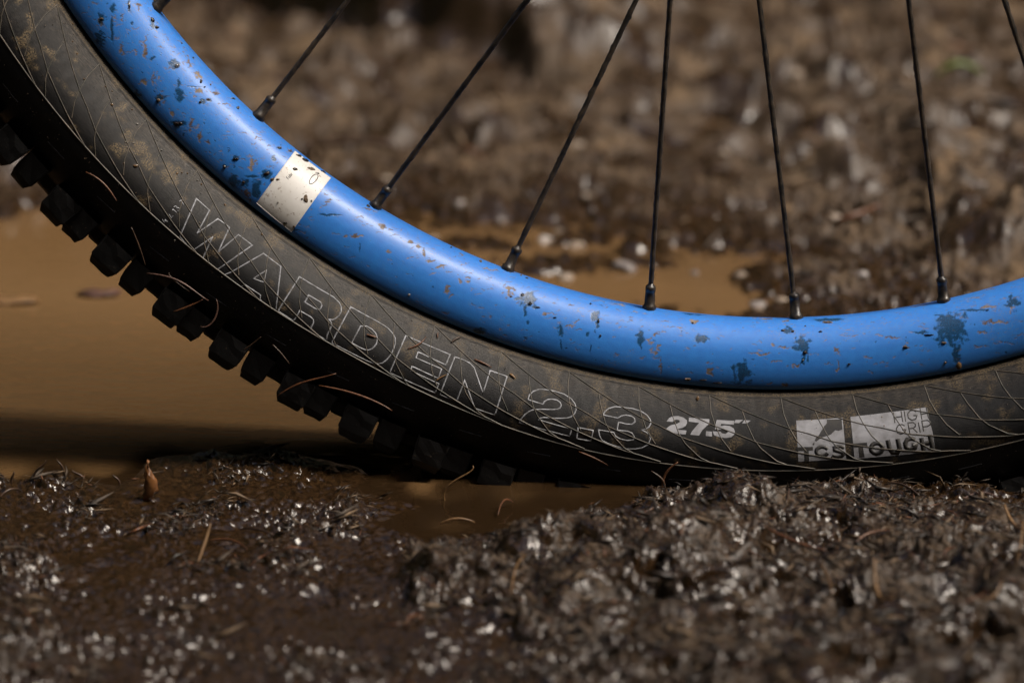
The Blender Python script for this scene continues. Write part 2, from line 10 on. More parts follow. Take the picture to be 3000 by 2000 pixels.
    '20.0,-207.0,10],[-21.0,-211.0,10],[-51.0,-213.0,7],[-71.0,-225.0,2],[118.0,-44.0,3],[106.0,-153.0,18],[100.0,-214.0,18],[19.0,-249.0,14],[-68.0,-257.0,6],[-2.0,-19.0,-1.5],[22.0,-23.0,2],[59.0,-21.0,1.5],[90.0,-22.0,0],[121.0,-10.0,0],[101.0,42.0,-2],[37.0,60.0,-3],[-183.0,415.0,-2],[-127.0,386.0,-3],[-86.0,303.0,-5],[-53.0,292.0,-5],[-106.0,347.0,-2],[-39.0,345.0,-2],[-21.0,273.0,-4],[-64.0,343.0,-3],[-41.0,410.0,-1],[11.0,297.0,-1.5],[43.0,315.0,-1],[42.0,272.0,3],[11.0,365.0,0],[-7.0,503.0,6],[-215.0,524.0,5],[-181.0,558.0,7],[-119.0,503.0,5],[-45.0,539.0,8],[63.0,419.0,11],[112.0,374.0,14],[31.0,608.0,15],[-261.0,698.0,15],[-156.0,707.0,15],[-53.0,779.0,18],[74.0,727.0,22],[-352.0,975.0,20],[-190.0,1075.0,22],[-13.0,1089.0,25],[157.0,1018.0,30],[129.0,616.0,20],[-522.0,961.0,20],[-429.0,684.0,14],[40.0,199.0,3],[102.0,236.0,5],[151.0,274.0,8],[177.0,519.0,20],[214.0,870.0,30],[-533.0,675.0,15],[-619.0,953.0,20]],"stone":[[-67,336,5.2],[-94,314,4.1],[-94,387,3.4],[-33,330,3.0],[-11,326,3.8],[-11,476,2.7],[-111,401,3.8],[-105,422,3.0],[9,273,3.5],[33,301,3.2],[19,350,2.9],[-143,519,3.8],[-161,460,3.4],[-168,396,4.0],[-208,513,3.7],[-232,533,3.2],[-24,579,4.1],[18,798,4.0],[-2,264,3.9],[-95,485,3.3],[-53,401,2.6],[46,287,2.4],[35,414,3.9],[80,420,3.2],[111,464,4.0],[-175,665,4.7],[-108,594,3.9],[-97,707,4.8],[-19,655,4.5],[-424,523,5.6],[-414,515,3.7],[126,639,3.0],[69,578,3.5],[45,536,3.2]],"stonep":[[1830,770],[1660,800],[1690,710],[2035,790],[2165,795],[2180,620],[1600,690],[1640,670],[2290,870],[2440,835],[2350,770],[1480,560],[1350,620],[1270,690],[1130,560],[1020,540],[2120,510],[2330,330],[2220,880],[1720,600],[1930,700],[2520,860],[2440,690],[2700,690],[2860,640],[1390,420],[1690,490],[1780,390],[2150,440],[20,525],[60,540],[2880,470],[2600,520],[2480,560]],"gneed":[[[2.0,-115.0],[13.0,-125.0],[23.0,-131.0]],[[20.0,-120.0],[25.0,-127.0],[31.0,-133.0]],[[48.0,-132.0],[51.0,-152.0],[53.0,-164.0]],[[66.0,-102.0],[70.0,-109.0],[73.0,-119.0]],[[83.0,-90.0],[86.0,-100.0],[90.0,-114.0]],[[65.0,-72.0],[67.0,-84.0],[69.0,-89.0]],[[19.0,-138.0],[22.0,-158.0],[24.0,-180.0]],[[68.0,-188.0],[72.0,-189.0],[75.0,-184.0]],[[32.0,-119.0],[37.0,-114.0],[44.0,-109.0]],[[10.0,-77.0],[11.0,-65.0],[9.0,-54.0]],[[57.0,-49.0],[51.0,-42.0],[45.0,-38.0]],[[60.0,-16.0],[67.0,-12.0],[75.0,-10.0]],[[28.0,-72.0],[30.0,-64.0],[31.0,-60.0]],[[-176.0,-99.0],[-170.0,-104.0],[-163.0,-108.0]],[[-184.0,-111.0],[-176.0,-114.0],[-169.0,-123.0]],[[-109.0,-82.0],[-103.0,-82.0],[-97.0,-81.0]],[[-90.0,-70.0],[-89.0,-60.0],[-86.0,-56.0]],[[-229.0,-189.0],[-221.0,-207.0],[-211.0,-227.0]],[[-268.0,-70.0],[-265.0,-67.0],[-262.0,-63.0]],[[-76.0,-173.0],[-76.0,-156.0],[-74.0,-143.0]],[[71.0,-66.0],[77.0,-63.0],[83.0,-65.0]],[[31.0,-90.0],[26.0,-100.0],[24.0,-106.0]],[[86.0,-128.0],[82.0,-155.0],[80.0,-172.0]],[[42.0,-190.0],[38.0,-178.0],[37.0,-169.0]]],"misc":{"leaf":[[-217.0,-63.0]],"twigA":[[-110.0,-50.0],[-108.0,-35.0]],"twigB":[[-33.0,-35.0]],"twigC":[[-34.0,-37.0]],"bgtwig":[[-256.0,588.0],[-212.0,587.0]],"float1":[[-309.0,259.0]],"float2":[[-348.0,241.0]],"stub":[[-268.0,-53.0],[-260.0,-50.0],[-250.0,-49.0],[-244.0,-43.0],[-231.0,-43.0]],"clod":[[-5.0,-69.0]],"clod2":[[-18.0,-87.0]],"darkclod":[[116.0,343.0]],"green":[[114.0,712.0]],"straw":[[-184.0,-133.0],[-181.0,-124.0]],"rut":[[-379.0,1133.0],[-121.0,814.0]],"hole":[[-25.0,756.0]],"stick":[[-22.0,13.0]]},"cam":[[1.48285,-1016.4699,-31.64744],[0.99587,0.09081,-0.00101],[-0.02094,0.24041,0.97045],[-0.08837,0.96641,-0.24132]],"TY":[[298.6,12.6],[299.2,14.2],[301.0,16.2],[303.0,18.0],[305.5,20.4],[308.0,22.6],[311.0,25.0],[314.0,26.9],[317.0,28.2],[320.0,28.7],[323.0,28.5],[326.0,27.9],[329.0,27.0],[332.0,25.9],[335.0,24.3],[338.0,22.0],[341.0,18.6],[343.2,14.0],[344.5,8.0],[345.0,0.0]],"RM":[[298.2,13.2],[298.0,14.3],[296.0,15.0],[293.0,15.3],[290.0,15.2],[287.0,14.7],[284.0,13.8],[281.5,12.5],[279.2,10.8],[277.5,9.0],[276.3,7.0],[275.4,4.5],[274.9,2.0],[274.8,0.0]],"th0":-53.5609,"ribA":[[0,3.5],[2.35,9.1],'
    '[3.97,12.85],[5.6,16.3],[6.8,18.3],[8.3,21.5],[11.3,25.5],[14.6,29.3],[15.7,30.1],[17,31.5]],"ribB":[[0.05,3.6],[0.23,10.3],[0.55,15.3],[1.05,20.6],[1.73,25]],"ribC":[[2.37,9.6],[2.66,14.1],[3.2,20.4],[3.66,23.6],[4.72,28.3],[5.3,29.6]]}'
)
D = json.loads(DATA)
random.seed(7); RNG = np.random.default_rng(11)
S = bpy.context.scene
COL = S.collection
MM = 0.001
ZC = 0.332                      # axle height above the puddle surface
# ------------------------------------------------------------------ camera, sky, sun, exposure
co, cr, cu, cf = [np.array(v) for v in D['cam']]
cam = bpy.data.cameras.new('camera'); camo = bpy.data.objects.new('camera', cam); COL.objects.link(camo)
M = Matrix(((cr[0], cu[0], -cf[0]), (cr[1], cu[1], -cf[1]), (cr[2], cu[2], -cf[2])))
camo.matrix_world = Matrix.Translation((co[0]*MM, co[1]*MM, co[2]*MM + ZC)) @ M.to_4x4()
cam.lens = 100; cam.sensor_width = 36; cam.clip_start = 0.02; cam.clip_end = 300
cam.dof.use_dof = True; cam.dof.focus_distance = 1.032; cam.dof.aperture_fstop = 7.8
S.camera = camo
SUN = Vector((0.53, -0.16, 0.83)).normalized()
world = bpy.data.worlds.new('World'); S.world = world; world.use_nodes = True
wn = world.node_tree.nodes; wl = world.node_tree.links
for n in list(wn): wn.remove(n)
sky = wn.new('ShaderNodeTexSky'); sky.sky_type = 'NISHITA'; sky.sun_disc = False
sky.sun_elevation = math.asin(SUN.z); sky.sun_rotation = math.atan2(SUN.x, SUN.y)
sky.air_density = .7; sky.dust_density = 3.5; sky.ozone_density = 1.0
bg = wn.new('ShaderNodeBackground'); bg.inputs[1].default_value = 0.05
wo = wn.new('ShaderNodeOutputWorld'); wl.new(sky.outputs[0], bg.inputs[0]); wl.new(bg.outputs[0], wo.inputs[0])
sun = bpy.data.lights.new('sun', 'SUN'); sun.energy = 1.5; sun.angle = math.radians(18); sun.color = (1.0, 0.90, 0.77)
suno = bpy.data.objects.new('sun', sun); COL.objects.link(suno)
suno.rotation_euler = SUN.to_track_quat('Z', 'Y').to_euler(); suno.location = (0.5, -0.3, 2)
S.view_settings.view_transform = 'Standard'; S.view_settings.look = 'None'
S.view_settings.exposure = 1.9; S.view_settings.gamma = 1.0; S.view_settings.use_curve_mapping = False
S.cycles.use_denoising = True
S.cycles.max_bounces = 8; S.cycles.sample_clamp_indirect = 6.0
S.cycles.caustics_reflective = False; S.cycles.caustics_refractive = False

# ------------------------------------------------------------------ helpers
def tag(o, label=None, cat=None, group=None, kind=None):
    if label: o['label'] = label
    if cat: o['category'] = cat
    if group: o['group'] = group
    if kind: o['kind'] = kind
    return o
def link(name, me, mat=None, parent=None):
    o = bpy.data.objects.new(name, me); COL.objects.link(o)
    if mat is not None and not len(me.materials): me.materials.append(mat)
    if parent: o.parent = parent
    return o
def mesh_np(name, V, F, smooth=True):
    """V (n,3) metres, F (m,k) same-size faces"""
    V = np.asarray(V, np.float32); F = np.asarray(F, np.int32); k = F.shape[1]
    me = bpy.data.meshes.new(name)
    me.vertices.add(len(V)); me.vertices.foreach_set('co', V.ravel())
    me.loops.add(F.size); me.loops.foreach_set('vertex_index', F.ravel())
    me.polygons.add(len(F)); me.polygons.foreach_set('loop_start', np.arange(0, F.size, k, dtype=np.int32))
    me.update(calc_edges=True); me.validate()
    if smooth: me.polygons.foreach_set('use_smooth', np.ones(len(me.polygons), bool))
    return me
def attr(me, name, a):
    a = np.asarray(a, np.float32)
    if a.ndim == 2: me.attributes.new(name, 'FLOAT_VECTOR', 'POINT').data.foreach_set('vector', a.ravel())
    else: me.attributes.new(name, 'FLOAT', 'POINT').data.foreach_set('value', a.ravel())
def grid_faces(nr, nc, close_r=False):
    i = np.arange(nr if close_r else nr-1)[:, None]; j = np.arange(nc-1)[None]
    i2 = (i+1) % nr
    return np.stack([i*nc+j, i*nc+j+1, i2*nc+j+1, i2*nc+j], -1).reshape(-1, 4)
def hsh(ix, iy, seed):
    h = (ix.astype(np.int64)*374761393 + iy.astype(np.int64)*668265263 + seed*974634777) & 0x7fffffff
    h = ((h ^ (h >> 13)) * 1274126177) & 0x7fffffff
    return (h ^ (h >> 16)) & 0xffff
GT = np.stack([np.cos(np.arange(256)*2*np.pi/256), np.sin(np.arange(256)*2*np.pi/256)], 1)
def noise(x, y, seed=0):
    ix = np.floor(x); iy = np.floor(y); fx = x-ix; fy = y-iy; ix = ix.astype(np.int64); iy = iy.astype(np.int64)
    u = fx*fx*fx*(fx*(fx*6-15)+10); v = fy*fy*fy*(fy*(fy*6-15)+10)
    def g(dx, dy):
        q = GT[hsh(ix+dx, iy+dy, seed) & 255]; return q[..., 0]*(fx-dx)+q[..., 1]*(fy-dy)
    a = g(0, 0); b = g(1, 0); c = g(0, 1); d = g(1, 1)
    return 1.5*((a+(b-a)*u)*(1-v)+(c+(d-c)*u)*v)
def fbm(x, y, sc, oct=3, seed=0):
    r = 0; a = 1.0; t = 0
    for o in range(oct):
        r = r + a*noise(x/sc*2**o+17.3*o, y/sc*2**o-9.1*o, seed+o); t += a; a *= .5
    return r/t
def sst(a, b, x):
    t = np.clip((x-a)/(b-a), 0, 1); return t*t*(3-2*t)

# ------------------------------------------------------------------ materials
class NT:
    def __init__(s, name):
        s.m = bpy.data.materials.new(name); s.m.use_nodes = True; s.t = s.m.node_tree
        for n in list(s.t.nodes): s.t.nodes.remove(n)
        s.out = s.n('ShaderNodeOutputMaterial'); s.p = s.n('ShaderNodeBsdfPrincipled'); s.l(s.p.outputs[0], s.out.inputs[0])
    def n(s, t, **k):
        x = s.t.nodes.new(t)
        for a, b in k.items(): setattr(x, a, b)
        return x
    def l(s, a, b): s.t.links.new(a, b)
    def set(s, inp, v):
        i = s.p.inputs[inp]
        if hasattr(v, 'links') or hasattr(v, 'is_linked'): s.l(v, i)
        else: i.default_value = v
    def at(s, name, vec=False):
        x = s.n('ShaderNodeAttribute', attribute_name=name); return x.outputs['Vector' if vec else 'Fac']
    def noise(s, vec, scale, detail=3, rough=.55, mapscale=None):
        if mapscale:
            mp = s.n('ShaderNodeMapping'); s.l(vec, mp.inputs[0]); mp.inputs['Scale'].default_value = mapscale[0]
            mp.inputs['Rotation'].default_value = mapscale[1]; vec = mp.outputs[0]
        x = s.n('ShaderNodeTexNoise'); s.l(vec, x.inputs['Vector']); x.inputs['Scale'].default_value = scale
        x.inputs['Detail'].default_value = detail; x.inputs['Roughness'].default_value = rough; return x.outputs[0]
    def mr(s, v, a, b, c=0., d=1.):
        x = s.n('ShaderNodeMapRange'); s.l(v, x.inputs[0]); x.inputs[1].default_value = a; x.inputs[2].default_value = b
        x.inputs[3].default_value = c; x.inputs[4].default_value = d; x.clamp = True; return x.outputs[0]
    def mix(s, f, a, b):
        x = s.n('ShaderNodeMix', data_type='RGBA')
        for i, v in ((0, f), (6, a), (7, b)):
            if hasattr(v, 'is_linked'): s.l(v, x.inputs[i])
            else: x.inputs[i].default_value = (*v, 1) if i and len(v) == 3 else v
        return x.outputs[2]
    def ma(s, op, a, b=0.):
        x = s.n('ShaderNodeMath', operation=op)
        for i, v in ((0, a), (1, b)):
            if hasattr(v, 'is_linked'): s.l(v, x.inputs[i])
            else: x.inputs[i].default_value = v
        return x.outputs[0]
    def bump(s, h, st, dist):
        x = s.n('ShaderNodeBump'); s.l(h, x.inputs['Height']); x.inputs['Strength'].default_value = st
        x.inputs['Distance'].default_value = dist; s.l(x.outputs[0], s.p.inputs['Normal']); return x
    def objco(s): return s.n('ShaderNodeTexCoord').outputs['Object']
    def geopos(s): return s.n('ShaderNodeNewGeometry').outputs['Position']

def mat_simple(name, c, rough=.6, c2=None, sc=400., bump=0., spec=.5, bd=.0003):
    t = NT(name); v = t.geopos(); nz = t.noise(v, sc, 3)
    t.set('Base Color', t.mix(t.mr(nz, .35, .65), c, c2 or tuple(x*.6 for x in c))); t.set('Roughness', rough)
    t.p.inputs['Specular IOR Level'].default_value = spec
    if bump: t.bump(nz, bump, bd)
    return t.m

def mk_rim():
    t = NT('blue_rim_paint'); uv = t.at('uvp', True); wet = t.at('wet'); tan = t.at('tan')
    n1 = t.noise(uv, .35, 4); n2 = t.noise(uv, 2.2, 4, .7); n3 = t.noise(uv, 1.1, 3, .6, ((.35, 1.6, 1), (0, 0, .5)))
    blue = t.mix(t.mr(n1, .35, .65), (.012, .205, .74), (.024, .245, .80))
    dust = t.ma('MULTIPLY', t.mr(n2, .57, .68), t.at('dust'))
    dust2 = t.ma('MULTIPLY', t.mr(n3, .58, .70), t.at('dust'))
    c = t.mix(t.ma('MULTIPLY', t.ma('MAXIMUM', dust, dust2), .75), blue, (.30, .235, .165))
    c = t.mix(t.ma('MULTIPLY', tan, t.mr(n2, .33, .48, .5, 1)), c, t.mix(t.mr(n1, .38, .62), (.27, .205, .125), (.105, .062, .03)))
    wc = t.mix(t.mr(n2, .40, .60), (.005, .075, .17), (.016, .018, .014))
    c = t.mix(t.ma('MULTIPLY', wet, .88), c, wc)
    t.set('Base Color', c)
    t.set('Roughness', t.ma('ADD', t.mr(wet, 0, 1, .52, .24), t.ma('MULTIPLY', tan, .25)))
    t.p.inputs['Coat Weight'].default_value = .0; t.set('Coat Weight', t.mr(t.ma('MAXIMUM', wet, tan), 0, 1, .7, .15)); t.p.inputs['Coat Roughness'].default_value = .38
    h = t.ma('ADD', t.ma('MULTIPLY', t.noise(uv, 2.6, 2), .5), t.ma('ADD', t.ma('MULTIPLY', tan, .7), t.ma('MULTIPLY', t.ma('MULTIPLY', wet, n2), 2.5)))
    t.bump(h, .35, .00018)
    return t.m
def mk_tyre():
    t = NT('black_tyre_rubber'); uv = t.at('uvp', True); d = t.at('dust'); p = t.at('patch')
    br = t.noise(uv, .9, 4, .7, ((.45, 3.2, 1), (0, 0, .62))); n1 = t.noise(uv, .16, 4, .6); n2 = t.noise(uv, 1.6, 4, .7)
    f = t.ma('MULTIPLY', d, t.mr(br, .40, .64)); f = t.ma('MULTIPLY', f, t.mr(n1, .32, .62, .35, 1.1))
    c = t.mix(f, (.0055, .0056, .0064), (.066, .054, .043))
    pf = t.ma('MULTIPLY', p, t.mr(n2, .44, .60)); c = t.mix(pf, c, (.155, .112, .06))
    t.set('Base Color', c); t.set('Roughness', t.mr(n2, .3, .7, .42, .7)); t.p.inputs['Specular IOR Level'].default_value = .3
    t.bump(t.ma('ADD', br, t.ma('MULTIPLY', n2, .5)), .35, .00022)
    return t.m
def mk_knob():
    t = NT('wet_tread_rubber'); v = t.geopos(); n1 = t.noise(v, 900, 4, .7); n2 = t.noise(v, 140, 3)
    t.set('Base Color', t.mix(t.ma('MULTIPLY', t.mr(n1, .62, .72), t.mr(n2, .4, .6)), (.006, .006, .0065), (.10, .075, .05)))
    t.set('Roughness', t.mr(n2, .3, .7, .35, .65)); t.p.inputs['Specular IOR Level'].default_value = .28; t.bump(n1, .3, .0003); return t.m
def mk_ground():
    t = NT('wet_mud'); v = t.geopos(); wet = t.at('wet')
    n1 = t.noise(v, 55, 4, .6); n2 = t.noise(v, 420, 4, .7); n3 = t.noise(v, 12, 3); n4 = t.noise(v, 1500, 3, .6)
    dry = t.mix(t.mr(n1, .34, .66), (.034, .021, .011), (.140, .092, .052))
    dry = t.mix(t.mr(n2, .55, .68), dry, (.25, .19, .135)); dry = t.mix(t.mr(n2, .36, .46, 1, 0), dry, (.030, .022, .016))
    dry = t.mix(t.ma('MULTIPLY', t.mr(n3, .5, .66), .5), dry, (.095, .062, .032))
    wc = t.mix(t.mr(n2, .38, .62), (.0095, .0050, .0022), (.033, .0175, .0072))
    t.set('Base Color', t.mix(t.ma('POWER', wet, .42), dry, wc))
    r = t.mr(n1, .40, .60, .62, .85)
    x = t.n('ShaderNodeMix'); t.l(wet, x.inputs[0]); t.l(r, x.inputs[2]); t.l(t.mr(n3, .38, .62, .09, .22), x.inputs[3]); t.set('Roughness', x.outputs[0])
    t.set('Specular IOR Level', t.mr(wet, 0, 1, .2, .5))
    t.bump(t.ma('MULTIPLY', t.ma('ADD', n2, t.ma('MULTIPLY', n4, .4)), t.mr(wet, 0, 1, 1, .22)), .6, .0016)
    return t.m
def mk_water():
    t = NT('muddy_water'); v = t.geopos(); n1 = t.noise(v, 3.2, 3); n2 = t.noise(v, 35, 2, .5, ((1, 2.2, 1), (0, 0, .2)))
    t.set('Base Color', t.mix(t.at('shallow'), t.mix(t.mr(n1, .35, .65), (.120, .068, .028), (.148, .087, .039)), (.019, .0105, .0046)))
    t.set('Roughness', .04); t.p.inputs['IOR'].default_value = 1.33
    t.bump(t.ma('ADD', n2, n1), .12, .004); return t.m
def mk_drop(name, c):
    t = NT(name); t.set('Base Color', c); t.set('Roughness', .02); t.set('IOR', 1.34); t.set('Transmission Weight', .85); return t.m

def mk_sticker():
    t = NT('stained_white_sticker'); v = t.geopos(); n1 = t.noise(v, 420, 4, .7); n2 = t.noise(v, 90, 3); n3 = t.noise(v, 1300, 3, .6, ((1, .35, .5), (.4, .8, 0)))
    c = t.mix(t.mr(n2, .4, .65), (.86, .845, .82), (.76, .735, .69))
    c = t.mix(t.ma('MULTIPLY', t.mr(n1, .60, .70), .8), c, (.22, .12, .06)); c = t.mix(t.ma('MULTIPLY', t.mr(n3, .66, .74), .6), c, (.16, .11, .07))
    t.set('Base Color', c); t.set('Roughness', .42); t.bump(n1, .15, .0002); return t.m
RIMM = mk_rim(); TYM = mk_tyre(); KNM = mk_knob(); GRM = mk_ground(); WAM = mk_water()
RIBM = mat_simple('dusty_rib_rubber', (.115, .093, .071), .5, (.04, .041, .032), 260)
HATM = mat_simple('scuffed_tread_edge', (.04, .04, .043), .5, (.010, .010, .010), 900)
PRM = mat_simple('pale_grey_print', (.33, .34, .375), .5, (.13, .13, .135), 500)
PRB = mat_simple('silver_grey_print', (.30, .305, .335), .5, (.20, .20, .215), 300)
PRD = mat_simple('dark_print', (.014, .014, .016), .55, (.03, .027, .024), 500)
STM = mk_sticker()
INK = mat_simple('black_ink', (.02, .02, .02), .5)
MUDL = mat_simple('dark_wet_mud', (.030, .017, .010), .22, (.012, .008, .006), 900, .5)
MUDT = mat_simple('drying_tan_mud', (.17, .115, .068), .6, (.08, .05, .03), 900, .5)
SPM = mat_simple('muddy_black_spoke', (.012, .012, .013), .38, (.07, .052, .036), 330, .5)
NIM = mat_simple('muddy_black_nipple', (.010, .010, .011), .35, (.05, .038, .028), 420, .5)
HUB = mat_simple('black_hub', (.015, .015, .016), .4)
NED = [mat_simple('pine_needle_'+n, c, .4, c2, 700) for n, c, c2 in (('rust', (.135, .055, .022), (.07, .028, .014)), ('straw', (.22, .13, .055), (.12, .062, .026)), ('brown', (.06, .032, .018), (.03, .018, .011)), ('pink', (.12, .062, .046), (.06, .034, .026)))]
STO = mat_simple('pale_wet_stone', (.30, .245, .195), .35, (.13, .10, .075), 90, .4, bd=.002)
STO2 = mat_simple('grey_wet_stone', (.22, .195, .185), .35, (.10, .085, .08), 90, .4, bd=.002)
LEAF = mat_simple('brown_leaf', (.21, .09, .028), .35, (.09, .036, .014), 250)
GRN = mat_simple('green_blade', (.12, .17, .03), .5)
DROPM = mk_drop('brown_droplet', (.62, .36, .16, 1)); DROPC = mk_drop('clear_droplet', (.85, .8, .74, 1))

# ------------------------------------------------------------------ ground heightfield
CPA = np.array(D['cp'], float)
CX = CPA[:, 0]; CY = CPA[:, 1]; CH = CPA[:, 2]
rut = np.array(D['misc']['rut'], float); clod = D['misc']['clod'][0]; dcl = D['misc']['darkclod'][0]; hole = D['misc']['hole'][0]
def berm(x, y):
    a, b = rut[0], rut[-1]; d = (b-a)/np.hypot(*(b-a)); n = np.array([-d[1], d[0]]); n = n*np.sign(n[1])
    u = (x-a[0])*d[0]+(y-a[1])*d[1]; L = np.hypot(*(b-a))
    return (x-a[0])*n[0]+(y-a[1])*n[1], sst(-400, -100, u)*(1-sst(L*.55, L*1.1, u))
def base_h(x, y):
    # distances weighted so that the far, foreshortened control points reach further
    out = np.empty(x.size); X = x.ravel(); Y = y.ravel()
    LY = lambda q: 420*np.log1p(np.maximum(q+420, 1)/420.)
    cy = LY(CY); cs = (CY+1016)/1016.
    for i in range(0, X.size, 40000):
        xs = X[i:i+40000, None]; ys = Y[i:i+40000, None]; sc = (ys+1016)/1016.
        d2 = (xs/np.maximum(sc, .3)-CX/cs)**2 + ((LY(ys)-cy)*1.35)**2 + 9
        w = d2**-1.9; out[i:i+40000] = (w*CH).sum(1)/w.sum(1)
    return out.reshape(x.shape)
def height(x, y, parts=False):
    """x, y in mm -> height in mm over the water"""
    wx = x + 9*fbm(x, y, 30, 2, 50); wy = y + 9*fbm(x, y, 30, 2, 60)
    inner = (np.abs(x) < 3000) & (y < 4000) & (y > -900)
    h0 = np.where(inner, 0., 18.)
    if inner.any(): h0[inner] = base_h(wx[inner], wy[inner])
    far = sst(60, 380, y); land = sst(-1.5, 3, h0); rough = sst(3, 12, h0)
    lump = np.abs(fbm(wx, wy, 46, 2, 1)); l2 = 1-2*np.abs(noise(wx/13., wy/13., 5)); l3 = 1-2*np.abs(noise(wx/5.2, wy/5.2, 8)); l4 = noise(wx/2.3, wy/2.3, 9); l5 = noise(x/1.15, y/1.15, 10)
    h = h0
    mask = .55+.95*sst(-.3, .35, fbm(x, y, 34, 2, 30))
    pock = np.abs(noise(wx/8., wy/8., 21)); bl = 1-2.2*np.abs(noise(wx/4.4, wy/4.4, 22)); b3 = 1-2.2*np.abs(noise(wx/2.1, wy/2.1, 23))
    h = h + land*(1-rough)*(-.3 + 3.2*fbm(wx, wy, 30, 2, 20) + mask*(2.1*bl+1.3*b3+2.6*(pock-.2)+.55*l4+.3*l5))
    cav = sst(.18, .5, noise(wx/11., wy/8.5, 41)); cl = fbm(wx, wy, 30, 2, 42)
    pm = .25+1.0*sst(-.25, .35, fbm(x, y, 42, 2, 45))
    h = h + rough*(1-far)*(13*(lump-.22)+10*cl+2.2*l2*pm+2.3*l3*pm+1.2*l4*pm+.6*l5*pm-7*cav*pm)
    fx = wx*.72; fl_ = np.abs(fbm(fx, wy, 46, 2, 1)); pf = .3+.9*sst(-.25, .35, fbm(x, y, 110, 2, 46))
    h = h + rough*far*(14*fbm(fx, wy, 110, 2, 2)+27*(fl_-.2)+5*fbm(fx, wy, 26, 2, 44)+pf*(7*noise(fx/10, wy/11, 47)+4.2*noise(wx/6.5, wy/6., 48)+2.2*l4))
    h = h + far*(1-rough)*(12*fbm(fx, wy, 55, 2, 33)+4.5*l2+2.6*noise(wx/6.5, wy/6., 48)+1.0*l4)*sst(-9, -3, h0)
    # shiny clod near the tyre, dark clod by the rim, rut across the back
    r = np.hypot((x-clod[0])/15., (y-clod[1])/11.); h = h + 7.5*np.exp(-r**4)*(1+.25*l2)
    r = np.hypot((x-dcl[0]-10)/38., (y-dcl[1])/34.); h = h + 12*np.exp(-r**4)*(1+.3*l2)
    sd, al = berm(x+20*fbm(x, y, 70, 2, 71), y+30*fbm(x, y, 70, 2, 72)); h = h + 52*sst(-10, 12, sd)*al*np.exp(-np.maximum(sd-60, 0)/260.)
    r = np.hypot((x-hole[0])/30., (y-hole[1])/55.); h = h - 14*np.exp(-r**4)
    # bank behind the track and gentle rise elsewhere, never seen directly but mirrored in the puddle
    h = h + sst(1650, 3800, y)*(np.minimum(y, 14000)-1650)*.42 + np.maximum(y-1650, 0)*.02
    return h
def build_ground():
    ys = list(np.arange(-295, 32, .75)); st = .9
    while ys[-1] < 1560: ys.append(ys[-1]+st); st = min(st*1.0068, 7.5)
    yf = list(np.geomspace(1640, 60000, 46)); yn = list(-295-np.geomspace(30, 30000, 16))[::-1]
    ys = np.array(yn+ys+yf); nr = len(ys)
    u = np.linspace(0, 1, 760); yy = ys[:, None]; yc = np.maximum(yy, -295)
    L = -330-.33*(yc+230); R = 150+.17*(yc+230)
    core = L+(R-L)*u[None]
    o = np.geomspace(12, 40000, 22)[None]*np.ones((nr, 1))
    X = np.concatenate([L-o[:, ::-1], core, R+o], 1); Y = np.repeat(yy, X.shape[1], 1)
    H = height(X, Y); nc = X.shape[1]
    me = mesh_np('ground', np.stack([X, Y, H], -1).reshape(-1, 3)*MM, grid_faces(nr, nc)[:, ::-1])
    w = 1-sst(4.5, 11, H+2.2*noise(X/18, Y/18, 91)); sd, al = berm(X+20*fbm(X, Y, 70, 2, 71), Y+30*fbm(X, Y, 70, 2, 72)); w = np.maximum(w, al*np.exp(-(sd/26.)**2)); w = np.maximum(w, .85*(1-sst(10, 18, np.hypot(X-clod[0], Y-clod[1]))))  # berm face set fully wet: shade of the dark band put into its colour
    w = np.maximum(w, .8*sst(.25, .55, noise(X/55, Y/55, 92))*(Y > 200))
    w = np.maximum(w, (.74+.65*noise(X/11, Y/11, 93)+.35*noise(X/40, Y/40, 95))*(Y < 60)*(np.abs(X) < 900))
    w = np.maximum(w, (.40+.9*noise(X/34, Y/44, 94)+.45*noise(X/11, Y/14, 96))*(Y >= 60)*(Y < 4000)); w = np.clip(w, 0, 1)
    attr(me, 'wet', w.ravel())
    return tag(link('ground', me, GRM), 'churned dark brown mud under and around the bicycle wheel', 'mud', kind='structure')
ground = build_ground()
def build_water():
    xs = np.concatenate([np.linspace(-1300, -360, 40), np.linspace(-355, 210, 190), np.linspace(215, 900, 40)]); ys = np.concatenate([np.linspace(-420, -262, 12), np.linspace(-258, 40, 120), np.linspace(46, 900, 90)]); X, Y = np.meshgrid(xs, ys); nr, nc = X.shape
    top = np.stack([X, Y, X*0], -1).reshape(-1, 3); low = top-[0, 0, 90]; n = len(top); F = grid_faces(nr, nc)
    idx = np.arange(n).reshape(nr, nc); ring_ = np.r_[idx[0], idx[1:, -1], idx[-1, -2::-1], idx[-2:0:-1, 0]]
    sk_ = np.stack([ring_, ring_+n, np.roll(ring_, -1)+n, np.roll(ring_, -1)], 1)
    me = mesh_np('puddle', np.vstack([top, low])*MM, np.vstack([F, F[:, ::-1]+n, sk_]), smooth=False)
    sh = (sst(-5.5, -1.2, base_h(X, Y)+.8*fbm(X, Y, 25, 2, 12))*(1-.8*sst(60, 200, Y))).ravel(); attr(me, 'shallow', np.r_[sh, sh])
    return tag(link('puddle', me, WAM), 'opaque light brown puddle water behind and in front of the tyre', 'puddle', kind='structure')
water = build_water()
def hz(x, y): return float(height(np.array([[float(x)]]), np.array([[float(y)]]))[0, 0])

